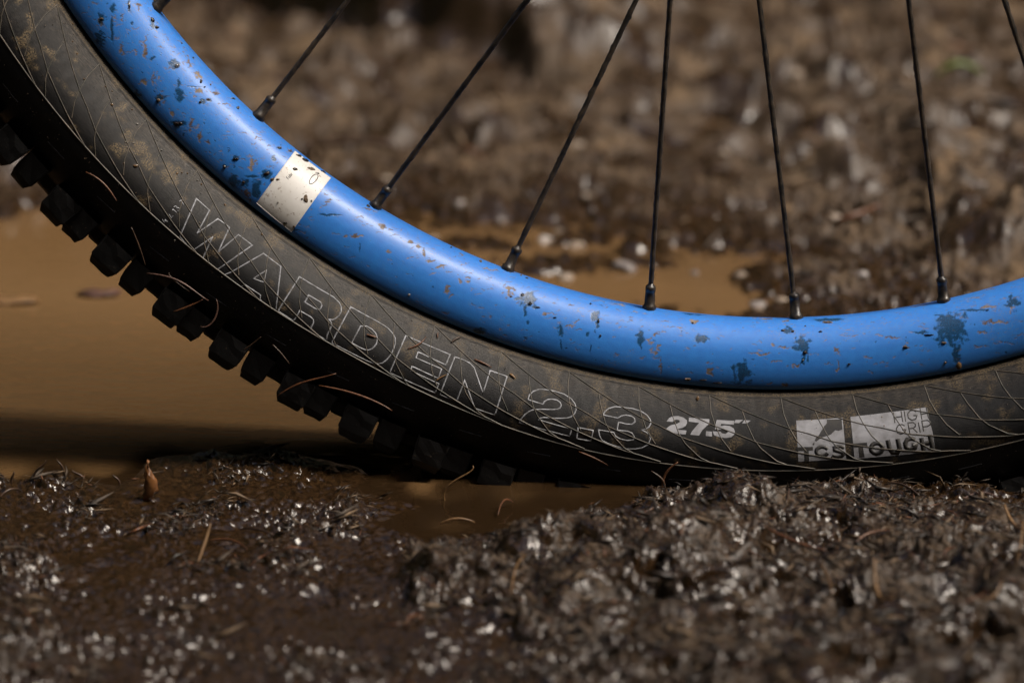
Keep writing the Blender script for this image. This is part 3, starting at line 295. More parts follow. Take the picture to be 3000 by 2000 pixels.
# ------------------------------------------------------------------ wheel geometry
TY = np.array(D['TY'], float); RM = np.array(D['RM'], float)
def arc(pr): return np.r_[0, np.cumsum(np.hypot(*np.diff(pr, axis=0).T))]
class Prof:
    def __init__(s, pr):
        s.s0 = arc(pr); s.pr = pr; n = 600
        q = np.linspace(0, s.s0[-1], n); r = np.interp(q, s.s0, pr[:, 0]); y = np.interp(q, s.s0, pr[:, 1])
        k = np.ones(37)/37
        for _ in range(2):
            rp = np.pad(r, 18, 'reflect', reflect_type='odd'); yp = np.pad(y, 18, 'reflect', reflect_type='odd'); r = np.convolve(rp, k, 'valid'); y = np.convolve(yp, k, 'valid')
        s.q = q; s.r = r; s.y = y; s.len = q[-1]
        dr = np.gradient(r, q); dy = np.gradient(y, q); L = np.hypot(dr, dy); s.dr = dr/L; s.dy = dy/L
    def pt(s, th, t, off=0., sign=-1, flip=1):
        """th deg, t arc mm -> wheel-local mm"""
        th = np.radians(np.asarray(th, float)); t = np.asarray(t, float)
        r = np.interp(t, s.q, s.r); y = np.interp(t, s.q, s.y)
        nr = -np.interp(t, s.q, s.dy)*flip; ny = np.interp(t, s.q, s.dr)*flip
        r = r+nr*off; y = y+ny*off
        return np.stack(np.broadcast_arrays(r*np.sin(th), sign*y, -r*np.cos(th)), -1)
PT = Prof(TY); PR = Prof(RM)
def tp(th, t, off=0.): return PT.pt(th, t, off)
def rp(th, t, off=0.): return PR.pt(th, t, off, flip=-1)
wheel = bpy.data.objects.new('bicycle_wheel', None); COL.objects.link(wheel); wheel.location = (0, 0, ZC)
wheel.empty_display_size = .05
tag(wheel, 'muddy bicycle wheel with blue rim and black knobbly tyre standing in the puddle', 'bicycle wheel')
TH_R = np.concatenate([np.arange(-63, 27, .075), np.arange(27, 297, 1.8)])
def spotfield(TH, T, sp, R0, seed, warp=.35):
    U = np.radians(TH)*R0; f = np.zeros(TH.shape)
    nx = fbm(U, T, 2.2, 4, seed); ny = fbm(U, T, 2.2, 4, seed+40); nz = fbm(U, T, 1.0, 3, seed+80)
    for a, b, w, h in sp:
        u0 = math.radians(a)*R0; m = (np.abs(U-u0) < 2.5*(w+h)+2) & (np.abs(T-b) < 2.5*(w+h)+2)
        if not m.any(): continue
        w = max(w, .25)/2*1.55; h = max(h, .25)/2*1.55; k = 1.1*min(w, h)+.25
        # spot axes follow the picture's up direction, i.e. gravity
        c, s_ = math.cos(math.radians(a)), math.sin(math.radians(a))
        du = U[m]-u0+k*nx[m]*warp*2; dv = T[m]-b+k*ny[m]*warp*2
        x = du*c-dv*s_; z = du*s_+dv*c
        f[m] = np.maximum(f[m], 1-np.hypot(x/w, z/h)-.35*np.abs(nz[m]))
    return f
def build_rim():
    tn = np.arange(0, PR.len+.01, .3); tn[-1] = PR.len; tf = np.linspace(PR.len, 0, 26)[1:]
    A = rp(TH_R[:, None], tn[None]); B = PR.pt(TH_R[:, None], tf[None], 0, sign=1, flip=-1)
    well = []
    for r, y in ((294, 12.0), (289, 8), (288, 0), (289, -8), (294, -12.0)):
        th = np.radians(TH_R); well.append(np.stack([r*np.sin(th), y+0*th, -r*np.cos(th)], -1)[:, None])
    V = np.concatenate([A, B]+well, 1); V = np.concatenate([V, V[:, :1]], 1)
    nr, nc = V.shape[:2]
    me = mesh_np('rim', V.reshape(-1, 3)*MM, grid_faces(nr, nc, True))
    TH, T = np.meshgrid(TH_R, tn, indexing='ij')
    wet = sst(-.06, .34, spotfield(TH, T, [(a, b, w*1.2, h*1.25) for a, b, w, h in D['wet']], 286, 100, .5)); 
    rg = np.random.default_rng(77); fl = []
    for i in range(760):
        a = rg.uniform(-62, -34) if i < 330 else rg.uniform(-36, 27); b = rg.uniform(4, 30) if i < 330 or i % 3 else rg.uniform(19, 30)
        fl.append((a, b, rg.uniform(.25, 1.6)*rg.uniform(.5, 2.2), rg.uniform(.10, .42)))
    tan = np.maximum(sst(-.05, .3, spotfield(TH, T, D['tan'], 286, 200, 1.1)), .8*sst(-.05, .5, spotfield(TH, T, fl, 286, 260, 1.3)))
    fl = [(rg.uniform(-62, -36) if i < 60 else rg.uniform(-36, 27), rg.uniform(3, 29), rg.uniform(.25, .8), rg.uniform(.2, .6)) for i in range(100)]
    wet = np.maximum(wet, sst(0, .3, spotfield(TH, T, fl, 286, 280, 1.3)))
    U = np.radians(TH)*286
    dust = .10+.75*sst(19.5, 24, T)*(.4+.8*sst(-.3, .3, fbm(U, T, 14, 2, 310)))+1.0*sst(.12, .5, fbm(U, T, 16, 3, 300))+.45*sst(-36, -46, TH)
    full = lambda a: np.concatenate([a, np.repeat(a[:, -1:], nc-a.shape[1], 1)*0+.0], 1).ravel()
    attr(me, 'wet', full(wet)); attr(me, 'tan', full(tan)); attr(me, 'dust', full(np.clip(dust, 0, 1.15)))
    uvp = np.zeros((nr, nc, 3)); uvp[:, :, 0] = (np.radians(TH_R)*286)[:, None]; uvp[:, :len(tn), 1] = tn[None]; uvp[:, len(tn):, 1] = 34+np.arange(nc-len(tn))
    attr(me, 'uvp', uvp.reshape(-1, 3))
    return link('rim', me, RIMM, wheel)
rim = build_rim()
TH_T = np.concatenate([np.arange(-64, 28, .11), np.arange(28, 296, 2.)])
def sbound(th): return 28.1 + 4.0*sst(-30, -9, th)
def build_tyre():
    tn = np.concatenate([np.arange(0, 36, .45), np.arange(36, PT.len, 1.2), [PT.len]]); tf = np.linspace(PT.len, 0, 30)[1:]
    bead = .35*np.exp(-((tn-3.35)/.4)**2)-.25*np.exp(-((tn-2.6)/.35)**2)+.12*np.exp(-((tn-1.4)/.4)**2)
    A = tp(TH_T[:, None], tn[None], bead[None]+.06*noise(TH_T[:, None]*2, tn[None]/6, 3)); B = PT.pt(TH_T[:, None], tf[None], 0, sign=1)
    V = np.concatenate([A, B], 1); nr, nc = V.shape[:2]
    me = mesh_np('tyre', V.reshape(-1, 3)*MM, grid_faces(nr, nc, True)[:, ::-1])
    TH, T = np.meshgrid(TH_T, tn, indexing='ij'); U = np.radians(TH)*310
    dust = .95*(1-sst(2.5, 15, T))+.06*(1-sst(20, 30, T)); dust = dust+.22*sst(-32, -50, TH)*(1-sst(22, 30, T))
    dust *= 1-.93*sst(-.5, 1.5, T-sbound(TH))
    patch = sst(.12, .35, fbm(U, T, 9, 3, 7))*(1-.9*sst(-.5, 1.5, T-sbound(TH)))*(.55+.5*sst(-25, -45, TH))
    patch = np.maximum(patch, .75*(1-sst(2.9, 3.7, T))*sst(.2, .8, T)); full = lambda a: np.concatenate([a, np.zeros((nr, nc-a.shape[1]))], 1).ravel()
    attr(me, 'dust', full(np.clip(dust, 0, 1))); attr(me, 'patch', full(patch))
    uvp = np.zeros((nr, nc, 3)); uvp[:, :, 0] = (np.radians(TH_T)*310)[:, None]; uvp[:, :len(tn), 1] = tn[None]; uvp[:, len(tn):, 1] = 80+np.arange(nc-len(tn))
    attr(me, 'uvp', uvp.reshape(-1, 3))
    return link('tyre', me, TYM, wheel)
tyre = build_tyre()

# strokes and fills on a surface ------------------------------------------------
def resample(pl, step, closed=False):
    pl = np.array(pl, float)
    if closed: pl = np.vstack([pl, pl[:1]])
    out = []
    for a, b in zip(pl[:-1], pl[1:]):
        n = max(1, int(np.ceil(np.hypot(*(b-a))/step))); out += [a+(b-a)*k/n for k in range(n)]
    if not closed: out.append(pl[-1])
    return np.array(out)
def stroke_uv(pl, w, closed, R0, step=1.2):
    """pl [(deg, mm)] -> left / right borders in the (deg, mm) plane with mitred joints"""
    k = math.radians(1)*R0; P = np.array(pl, float)*[k, 1]
    P = resample(P, step, closed); n = len(P)
    if closed: d0 = P-np.roll(P, 1, 0); d1 = np.roll(P, -1, 0)-P
    else:
        d = np.diff(P, axis=0); d0 = np.vstack([d[:1], d]); d1 = np.vstack([d, d[-1:]])
    nm = lambda d: d/np.maximum(np.hypot(*d.T), 1e-9)[:, None]
    d0 = nm(d0); d1 = nm(d1); n0 = np.c_[-d0[:, 1], d0[:, 0]]; n1 = np.c_[-d1[:, 1], d1[:, 0]]
    m = n0+n1; ml = (m*m).sum(1); m = np.where(ml[:, None] < .25, n0, m*2/np.maximum(ml, .25)[:, None])
    m = m/np.maximum(1, np.hypot(*m.T)/2.2)[:, None]
    return (P+m*w/2)/[k, 1], (P-m*w/2)/[k, 1]
def stroke_mesh(name, loops, w, surf, R0, off=.07, base=-.05, ridge=False):
    V = []; F = []
    for pl, closed in loops:
        a, b = stroke_uv(pl, w, closed, R0); n = len(a); i0 = sum(len(v) for v in V)
        if ridge:
            c = (a+b)/2; rows = [surf(a[:, 0], a[:, 1], base), surf((a*.75+b*.25)[:, 0], (a*.75+b*.25)[:, 1], off*.75), surf(c[:, 0], c[:, 1], off), surf((a*.25+b*.75)[:, 0], (a*.25+b*.75)[:, 1], off*.75), surf(b[:, 0], b[:, 1], base)]
        else:
            rows = [surf(a[:, 0], a[:, 1], base), surf(a[:, 0], a[:, 1], off), surf(b[:, 0], b[:, 1], off), surf(b[:, 0], b[:, 1], base)]
        nr = len(rows); V.append(np.stack(rows, 1).reshape(-1, 3))
        F.append(grid_faces(n, nr, closed)+i0)
    return mesh_np(name, np.vstack(V)*MM, np.vstack(F), smooth=ridge)
def fill_mesh(name, polys, surf, R0, off=.07, step=1.0):
    k = math.radians(1)*R0; bm = bmesh.new()
    for pl in polys:
        q = [Vector((a*k, b, 0)) for a, b in pl]; vs = [bm.verts.new(v) for v in q]
        for tri in tessellate_polygon([q]):
            try: bm.faces.new([vs[i] for i in tri])
            except ValueError: pass
    lo = [min(v.co[i] for v in bm.verts) for i in (0, 1)]; hi = [max(v.co[i] for v in bm.verts) for i in (0, 1)]
    for ax in (0, 1):
        c = lo[ax]+step*.5
        while c < hi[ax]:
            co_ = Vector((0, 0, 0)); co_[ax] = c; nv = Vector((0, 0, 0)); nv[ax] = 1
            bmesh.ops.bisect_plane(bm, geom=bm.verts[:]+bm.edges[:]+bm.faces[:], dist=1e-5, plane_co=co_, plane_no=nv); c += step
    bmesh.ops.recalc_face_normals(bm, faces=bm.faces[:])
    # a rim of thickness down to the rubber
    ext = bmesh.ops.extrude_edge_only(bm, edges=[e for e in bm.edges if len(e.link_faces) == 1])
    low = {v for v in ext['geom'] if isinstance(v, bmesh.types.BMVert)}
    vs = list(bm.verts); uv = np.array([[v.co.x/k, v.co.y] for v in vs]); of = np.array([-.04 if v in low else off for v in vs])
    r, nrm = surf(uv[:, 0], uv[:, 1], 0), None
    P = surf(uv[:, 0], uv[:, 1], of)
    for v, p in zip(vs, P): v.co = Vector(p)*MM
    me = bpy.data.meshes.new(name); bm.to_mesh(me); bm.free(); return me
for ch, w in (('outl', .48),):
    for loops in D[ch]: link('letter', stroke_mesh('letter', [(l, True) for l in loops], w, tp, 310), PRM, tyre)
for loops in D['small']: link('letter', stroke_mesh('letter', [(l, False) for l in loops], .28, tp, 310), PRM, tyre)
for polys in D['solid']: link('letter', fill_mesh('letter', polys, tp, 310), PRB, tyre)
for poly in D['badge']: link('badge', fill_mesh('badge', [poly], tp, 310, .06), PRB, tyre)
link('bottle_emblem', fill_mesh('bottle_emblem', D['darkfill'][0], tp, 310, .10), PRD, tyre)
for polys in D['darkfill'][1:]: link('letter', fill_mesh('letter', polys, tp, 310, .10), PRD, tyre)
for w, strokes in D['darkstroke']: link('letter', stroke_mesh('letter', [(s, False) for s in strokes], w, tp, 310, .11), PRD, tyre)
# raised ribs of the sidewall
KA = np.array(D['ribA']); KB = np.array(D['ribB']); KC = np.array(D['ribC'])
for k in range(-11, 8):
    th = -13.35+360/73*k
    for KK, w, hg in ((KA, .50, .27), (KB, .44, .22), (KC, .44, .22)):
        pl = resample(KK, .6)+[th, 0]; pl = pl[pl[:, 1] < sbound(pl[:, 0])]
        link('rib', stroke_mesh('rib', [(pl, False)], w, tp, 310, hg, -.1, True), RIBM, tyre)
tb = np.arange(-64, 28, .5)
link('shoulder_ridge', stroke_mesh('shoulder_ridge', [(np.c_[tb, sbound(tb)], False)], .6, tp, 310, .32, -.1, True), RIBM, tyre)
# tread knobs
def knob_mesh(name, r0, r1, yin, yout, ytop, w0, w1, sk=0., ch=1.2):
    """block on the tread: r0 base radius, r1 tip radius, w mm along the tread (w0 base, w1 tip)"""
    prof = [(r0-4, yout+.2), (r0+(r1-r0)*.55, yout), (r1-ch, ytop+.5), (r1, ytop-ch*.8), (r1, yin+.8), (r1-2, yin), (r0-3, yin-1)]
    V = []; F = []
    ws = [w0*1.08, w0*.98+w1*.02, w1*1.02, w1*.93, w1*.9, w1*.98, w0*1.05]
    for sg, q in ((-1, 0), (-.9, .35), (.9, .35), (1, 0)):
        for (r, y), w in zip(prof, ws):
            a = (sg*w/2 + sk*(y-yin))/345.; rr = r+(q if r > r0 else 0)
            V.append((rr*math.sin(a), -(y+(q*.6 if y > yin+2 else 0)), -rr*math.cos(a)))
    m = len(prof)
    for k in range(3):
        for i in range(m-1): F.append((k*m+i, k*m+i+1, (k+1)*m+i+1, (k+1)*m+i))
    bm = bmesh.new(); vs = [bm.verts.new(Vector(v)*MM) for v in V]
    for f in F: bm.faces.new([vs[i] for i in f])
    bm.faces.new([vs[i] for i in range(m)]); bm.faces.new([vs[3*m+i] for i in reversed(range(m))])
    bmesh.ops.recalc_face_normals(bm, faces=bm.faces[:])
    bmesh.ops.subdivide_edges(bm, edges=bm.edges[:], cuts=2, use_grid_fill=True)
    rg = np.random.default_rng(int(r1*100+w1*10))
    for v in bm.verts: v.co += Vector(rg.normal(0, .00011, 3))
    me = bpy.data.meshes.new(name); bm.to_mesh(me); bm.free(); return me
def flipy(me):
    m2 = me.copy(); m2.transform(Matrix.Scale(-1, 4, (0, 1, 0))); m2.flip_normals(); return m2
KB1 = knob_mesh('tread_knob', 341, 349.8, 20.5, 29.6, 27.2, 12.0, 9.6, .05); KB2 = knob_mesh('tread_knob', 341, 349.5, 20.5, 29.9, 27.6, 11.4, 9.1, -.04)
KS1 = knob_mesh('tread_knob', 342, 350.6, 15.5, 24.6, 22.6, 9.4, 7.3, .05); KS2 = knob_mesh('tread_knob', 342, 350.0, 15.0, 25.2, 23.2, 9.8, 7.4, -.06)
KC1 = knob_mesh('tread_knob', 344, 348.4, 2.0, 13.5, 12.0, 9, 7.5, .1)
flipyKC = flipy(KC1); flipyKB = flipy(KB1); flipyKS = flipy(KS1)
def put(me, th):
    o = link('tread_knob', me, KNM, tyre); o.rotation_euler.y = -math.radians(th); return o
mk = stroke_mesh('hatch_mark', [([(-.75, 38.5), (0, 38.3), (.75, 38.0)], False)], .6, tp, 310, .3, -.1, True)
for k in range(-9, 17):
    b = -47.4+9.04*(k/2 if k % 2 == 0 else (k-1)/2)+(0 if k % 2 == 0 else 4.13) 
    put(KB1 if k % 2 else KB2, b); s = -45.8+4.53*k; put(KS1 if k % 2 else KS2, s)
    put(flipyKB, b+2.2); put(flipyKS, s+2.2); put(KC1, s+1.15); put(flipyKC, s-1.1)
    o = link('hatch_mark', mk, HATM, tyre); o.rotation_euler.y = -math.radians(s+.2)
def grit():
    rg = np.random.default_rng(31); V = []; F = []
    for i in range(1500):
        th = rg.uniform(-60, 26); t = sbound(th)+rg.uniform(.5, 13) if i < 1150 else rg.uniform(4, 28); r = rg.uniform(.06, .2)*(1.7 if rg.random() < .06 else 1)
        c = tp(th, t, r*.4); b = len(V); q = rg.normal(0, r, (4, 3)); V += list(c+q); F += [(b, b+1, b+2), (b, b+2, b+3), (b, b+3, b+1), (b+1, b+3, b+2)]
    me = mesh_np('grit', np.array(V)*MM, np.array(F), False); me.materials.append(MUDT); me.materials.append(MUDL); me.materials.append(STO)
    me.polygons.foreach_set('material_index', np.repeat(rg.choice(3, len(F)//4, p=[.5, .35, .15]), 4).astype(np.int32))
    o = link('grit', me, None, tyre); o['kind'] = 'stuff'
grit()
# sticker on the rim
def sticker():
    (t0, s0), (t1, s1), (t2, s2), (t3, s3) = D['sticker']   # top left, top right, bottom right, bottom left
    nu, nv = 46, 60; u = np.linspace(0, 1, nu)[:, None]; v = np.linspace(0, 1, nv)[None]
    top = min(s0, s1)
    TH = (t3+(t0-t3)*v)*(1-u)+(t2+(t1-t2)*v)*u; T = (s3+(s0-s3)*v)*(1-u)+(s2+(s1-s2)*v)*u
    T = np.minimum(T, PR.len-.02)
    V = rp(TH, T, .09); E = rp(TH, T, -.05)
    bmv = np.concatenate([V.reshape(-1, 3), E.reshape(-1, 3)]); F = grid_faces(nu, nv); n = nu*nv
    idx = np.arange(n).reshape(nu, nv); ring = np.r_[idx[0], idx[1:, -1], idx[-1, -2::-1], idx[-2:0:-1, 0]]
    sk = np.stack([ring, np.roll(ring, -1), np.roll(ring, -1)+n, ring+n], 1)
    return link('sticker', mesh_np('sticker', bmv*MM, np.vstack([F, sk])), STM, rim)
stk = sticker()
cth, cs = -36.05, 24.4
ring = [(cth+math.degrees((1.05*math.cos(a)-.1*math.sin(a))/286), cs+2.9*math.sin(a)+.5*math.cos(a)) for a in np.linspace(0, 2*np.pi, 22)[:-1]]
link('printed_loop', stroke_mesh('printed_loop', [(ring, True)], .30, rp, 286, .14), INK, rim)
tx = np.array([-37.62, 19.1])
for i, st_ in enumerate(([(0, 0), (0, 2)], [(0, 2), (.9, 2)], [(0, 1.05), (.75, 1.05)], [(1.9, 1.15), (1.2, 1.1), (1.15, .2), (1.9, .2)], [(1.9, 1.3), (1.95, 0)], [(2.4, 2), (2.45, .1)], [(2.45, 1.1), (3.1, 1.0), (3.05, .15), (2.45, .1)], [(3.6, 1.3), (3.6, 0)], [(3.6, 1.0), (4.1, 1.25)])):
    # tiny word runs across the sticker, along the wheel's radius
    pl = [(tx[0]+math.degrees(-(q-1)*.62/286), tx[1]+p*.62-1.2) for p, q in st_]
    link('letter', stroke_mesh('letter', [(pl, False)], .16, rp, 286, .13), INK, rim)
# blobs of mud
def blob(name, surf, R0, a, b, w, h, hgt, seed, n=14, mrings=5):
    rg = np.random.default_rng(seed); ang = np.linspace(0, 2*np.pi, n, endpoint=False)
    rad = 1+.28*rg.standard_normal(n); rad = np.clip((rad+np.roll(rad, 1)*.5+np.roll(rad, -1)*.5)/2, .5, 1.5)
    c, s_ = math.cos(math.radians(a)), math.sin(math.radians(a)); V = []; F = []
    for k in range(mrings):
        f = 1-k/mrings
        for i in range(n):
            x = rad[i]*math.cos(ang[i])*w/2*f; z = rad[i]*math.sin(ang[i])*h/2*f
            du = x*c+z*s_; dv = -x*s_+z*c
            V.append((a+math.degrees(du/R0), b+dv, -.05 if k == 0 else hgt*math.sqrt(max(0, 1-f*f))*(1+.45*rg.standard_normal())))
    V.append((a, b, hgt)); V = np.array(V); P = surf(V[:, 0], V[:, 1], V[:, 2])
    for k in range(mrings-1):
        for i in range(n): F.append((k*n+i, k*n+(i+1) % n, (k+1)*n+(i+1) % n)); F.append((k*n+i, (k+1)*n+(i+1) % n, (k+1)*n+i))
    for i in range(n): F.append(((mrings-1)*n+i, (mrings-1)*n+(i+1) % n, mrings*n))
    return mesh_np(name, P*MM, np.array(F))
for i, (a, b, w, h) in enumerate(D['lump']):
    b = min(b, PR.len-h*.2-.3)
    link('mud_speck', blob('mud_speck', rp, 286, a, b, w*1.25, h*1.25, .22+.22*min(w, h), 500+i), MUDT if i % 4 == 3 else MUDL, rim)
for i, (a, b, w, h) in enumerate(D['stlump']):
    link('mud_speck', blob('mud_speck', rp, 286, a, min(b, PR.len-.8), w*1.8, h*1.8, .25+.15*min(w, h), 700+i), MUDL if i % 3 else MUDT, rim)
# spokes, nipples, hub
def tube(pts, rads, seg=10, capped=True):
    pts = np.array(pts, float); n = len(pts); V = []
    d = np.gradient(pts, axis=0); up = np.array([0, 1., 0])
    if abs(d[0][1])/np.linalg.norm(d[0]) > .9: up = np.array([1., 0, 0])
    for i in range(n):
        t = d[i]/np.linalg.norm(d[i]); a = np.cross(t, up); a /= np.linalg.norm(a); b = np.cross(t, a)
        for k in range(seg):
            q = 2*np.pi*k/seg; r = rads[i] if np.ndim(rads[i]) == 0 else rads[i][k]
            V.append(pts[i]+(a*math.cos(q)+b*math.sin(q))*r)
    F = []
    for i in range(n-1):
        for k in range(seg): F.append((i*seg+k, i*seg+(k+1) % seg, (i+1)*seg+(k+1) % seg, (i+1)*seg+k))
    V = V+[pts[0], pts[-1]]; e0 = n*seg; e1 = e0+1
    for k in range(seg):
        F.append((e0, (k+1) % seg, k, k)); F.append((e1, (n-1)*seg+k, (n-1)*seg+(k+1) % seg, (n-1)*seg+(k+1) % seg))
    return np.array(V), F
def tube_mesh(name, pts, rads, seg=10, smooth=True):
    V, F = tube(pts, rads, seg); bm = bmesh.new(); vs = [bm.verts.new(Vector(v)*MM) for v in V]
    for f in F:
        try: bm.faces.new([vs[i] for i in dict.fromkeys(f)])
        except ValueError: pass
    bmesh.ops.recalc_face_normals(bm, faces=bm.faces[:])
    me = bpy.data.meshes.new(name); bm.to_mesh(me); bm.free()
    me.polygons.foreach_set('use_smooth', np.full(len(me.polygons), smooth)); return me
TH0 = D['th0']; BE = {0: -84, 1: -52, 2: 85, 3: 85, 4: -84, 5: -84, 6: 84, 7: 84}
for i in range(-10, 22):
    th = math.radians(TH0+11.25*i); side = -1 if i % 2 == 0 else 1; be = BE.get(i, 84 if (i//2) % 2 else -84)
    n0 = np.array([math.sin(th)*274.2, side*.8, -math.cos(th)*274.2]); ph = th+math.radians(be); hb = np.array([math.sin(ph)*25, side*28., -math.cos(ph)*25])
    d = (hb-n0)/np.linalg.norm(hb-n0); Ls = np.linalg.norm(hb-n0); rg = np.random.default_rng(900+i)
    tt = np.concatenate([np.arange(6, min(150, Ls), 1.1), np.linspace(152, Ls, 12)])
    rad = .93+.13*np.abs(rg.standard_normal((len(tt), 8)))*(rg.random((len(tt), 1)) < .35)+.10*np.clip(noise(tt/7., tt*0+i, 66), 0, 1)[:, None]
    sp = link('spoke', tube_mesh('spoke', [n0+d*t for t in tt], list(rad), 8), SPM, wheel)
    prof = [(-2.5, 2.55), (0, 2.5), (.9, 2.2), (1.0, 1.95), (5.6, 1.8), (6.4, 1.75), (6.7, 2.0), (7.9, 1.95), (8.3, 1.65), (8.6, 1.15), (9.2, .95)]
    sq = np.array([1, 1.08, 1, 1.08, 1, 1.08, 1, 1.08])
    link('nipple', tube_mesh('nipple', [n0+d*t for t, _ in prof], [r*(sq if .9 < t < 8 else 1)*(1+.05*rg.standard_normal(8)) for t, r in prof], 8, True), NIM, sp)
hubprof = [(-50, 7), (-34, 7), (-30.5, 27), (-26.5, 27), (-26, 13), (0, 11), (26, 13), (26.5, 27), (30.5, 27), (34, 7), (50, 7)]
link('hub', tube_mesh('hub', [(0, y, 0) for y, r in hubprof], [r for y, r in hubprof], 32), HUB, wheel)

# ------------------------------------------------------------------ droplets
def dome(name, surf, R0, a, b, w, h, hgt):
    n, m = 16, 7; V = []; F = []; c, s_ = math.cos(math.radians(a)), math.sin(math.radians(a))
    for k in range(m):
        f = math.cos(k/m*math.pi/2); z_ = math.sin(k/m*math.pi/2)
        for i in range(n):
            q = 2*math.pi*i/n; x = math.cos(q)*w/2*f*(1-.18*max(0, math.sin(q))); z = math.sin(q)*h/2*f - .10*h*z_
            V.append((a+math.degrees((x*c+z*s_)/R0), b-x*s_+z*c, -.04 if k == 0 else hgt*z_))
    V.append((a+math.degrees(-.10*h*s_/R0), b-.10*h*c, hgt)); V = np.array(V); P = surf(V[:, 0], V[:, 1], V[:, 2])
    for k in range(m-1):
        for i in range(n): F.append((k*n+i, k*n+(i+1) % n, (k+1)*n+(i+1) % n)); F.append((k*n+i, (k+1)*n+(i+1) % n, (k+1)*n+i))
    for i in range(n): F.append(((m-1)*n+i, (m-1)*n+(i+1) % n, m*n))
    O = P.mean(0); me = mesh_np(name, (P-O)*MM, np.array(F)); return me, O
DLAB = ['tiny brown droplet high on the sidewall beside the second diagonal rib', 'small dark droplet on the dusty sidewall near the upper rim edge', 'pinhead droplet on the sidewall just above a larger round brown one', 'round amber droplet on the upper sidewall below the pinhead droplets',
 'flat little droplet right above the round amber droplet', 'bright glinting droplet at the top of the droplet cluster on the sidewall', 'small glinting droplet on the left of the droplet cluster', 'bright droplet just under the small one in the cluster', 'right hand droplet of the glinting cluster on the sidewall',
 'large amber teardrop droplet hanging on a rib of the upper sidewall', 'tiny clear droplet on the rib right of the cluster', 'elongated clear droplet running along the rib under a tiny one', 'first and largest of three dark droplets in a row below the rim edge', 'middle droplet of three in a row below the rim edge', 'last droplet of three in a row below the rim edge',
 'shiny white glinting droplet on the rib left of the sticker', 'brown droplet touching the shiny one on the rib left of the sticker', 'lone brown droplet above the letter W', 'minute droplet near the dark tread left of the large teardrop', 'minute droplet at the very top of the tyre by the rim', 'minute droplet close to the rim edge below the topmost one', 'thin droplet over the bright cluster droplet',
 'glossy brown mud drop on a rib below the sticker', 'wet glistening drop at the tread edge left of the letter W', 'long flat droplet between the letter W and the rim', 'long brown runny drop below the rim above the number 27.5', 'upper brown droplet on the grey TOUGH badge', 'lower brown droplet on the grey TOUGH badge', 'dark droplet on the top edge of the small bottle badge']
for i, (a, b, w, h) in enumerate(D['dropT']):
    me, O = dome('water_droplet', tp, 310, a, b, w*1.15, h*1.15, .42*(w*h)**.5+.1)
    o = link('water_droplet', me, DROPC if i in (5, 6, 7, 8, 10, 11, 15, 23) else DROPM); o.location = Vector(O)*MM+Vector((0, 0, ZC))
    tag(o, DLAB[i], 'droplet', 'muddy droplets on the tyre and rim')
RLAB = ['large hanging amber drop at the lower edge of the blue rim', 'small brown drop on the blue rim beside the large amber drop', 'small clear round drop on the lower blue rim right of the sticker', 'glossy dark teal drop on the upper blue rim']
for i, (a, b, w, h) in enumerate(D['dropR']):
    me, O = dome('water_droplet', rp, 286, a, b, w*1.1, h*1.1, .5*(w*h)**.5)
    o = link('water_droplet', me, DROPM if i < 2 else DROPC); o.location = Vector(O)*MM+Vector((0, 0, ZC))
    tag(o, RLAB[i], 'droplet', 'muddy droplets on the tyre and rim')

# ------------------------------------------------------------------ needles, twigs, leaves
def smooth_pl(p, n=14):
    p = np.array(p, float); t = np.linspace(0, 1, len(p)); q = np.linspace(0, 1, n); deg = min(3, len(p)-1)
    return np.stack([np.polyval(np.polyfit(t, p[:, k], deg), q) for k in range(3)], 1)
def strand(name, pts, r, mat, flat=.55, seg=6, taper=True):
    p = smooth_pl(pts); n = len(p); O = p.mean(0); t = np.linspace(0, 1, n)
    rr = r*np.clip(1.15-np.abs(t-.45)*1.3, .22, 1) if taper else r*(1+.15*np.sin(t*9))
    me = tube_mesh(name, p-O, [x*np.array([1, flat, flat, 1, flat, flat])[:seg] for x in rr], seg)
    o = link(name, me, mat); o.location = Vector(O)*MM; return o
NL = [('rust', 'orange pine needle lying along the dark tread edge high on the left', .5), ('brown', 'thin brown needle leaning across the dark tread below the small lettering', .45), ('pink', 'pinkish needle across the tyre shoulder under the letter W', .6), ('brown', 'short brown needle crossing the pinkish one on the tyre shoulder', .4), ('rust', 'bright orange needle lying on a tread knob over the puddle', .6), ('pink', 'hooked pinkish needle curling on the tread beside the bright orange one', .5), ('rust', 'long rust needle rising across a tread knob under the letter D', .55), ('rust', 'long rust needle pointing right on the tread under the letter E', .65), ('brown', 'short dim needle on the tread left of the long rust needles', .4), ('brown', 'dim brown needle in the dark tread above the long rust needles', .4)]
for (k, lab, r), pl in zip(NL, D['ndP']):
    pts = [(x, y-.4*i, z+ZC*1000) for i, (x, y, z) in enumerate(pl)]
    tag(strand('pine_needle', pts, r*.72, NED[('rust', 'straw', 'brown', 'pink').index(k)]), lab, 'pine needle', 'pine needles stuck to the tyre')
SL = [('rust', 'forked red brown needle stuck on the sidewall at the letter E', .38), ('rust', 'short red brown needle inside the letter D on the sidewall', .5), ('rust', 'fuzzy orange brown needle above the letter N on the sidewall', .5), ('rust', 'tiny upright orange needle on the sidewall near the rim above the letter N', .35), ('rust', 'reddish needle on the black tread under the dot of 2.3', .5), ('straw', 'small tan flake on the sidewall right of the letter N', .6), ('brown', 'small dark bit of bark on the rib above the letter N', .5), ('straw', 'pale straw bit on the rib between the letters E and N', .35)]
for (k, lab, r), pl in zip(SL, D['ndS']):
    q = resample(pl, .8); pts = [p_ + np.array([0, 0, ZC*1000]) for p_ in tp(q[:, 0], q[:, 1], .45)]
    tag(strand('pine_needle', pts, r*.9, NED[('rust', 'straw', 'brown', 'pink').index(k)]), lab, 'pine needle', 'pine needles stuck to the tyre')
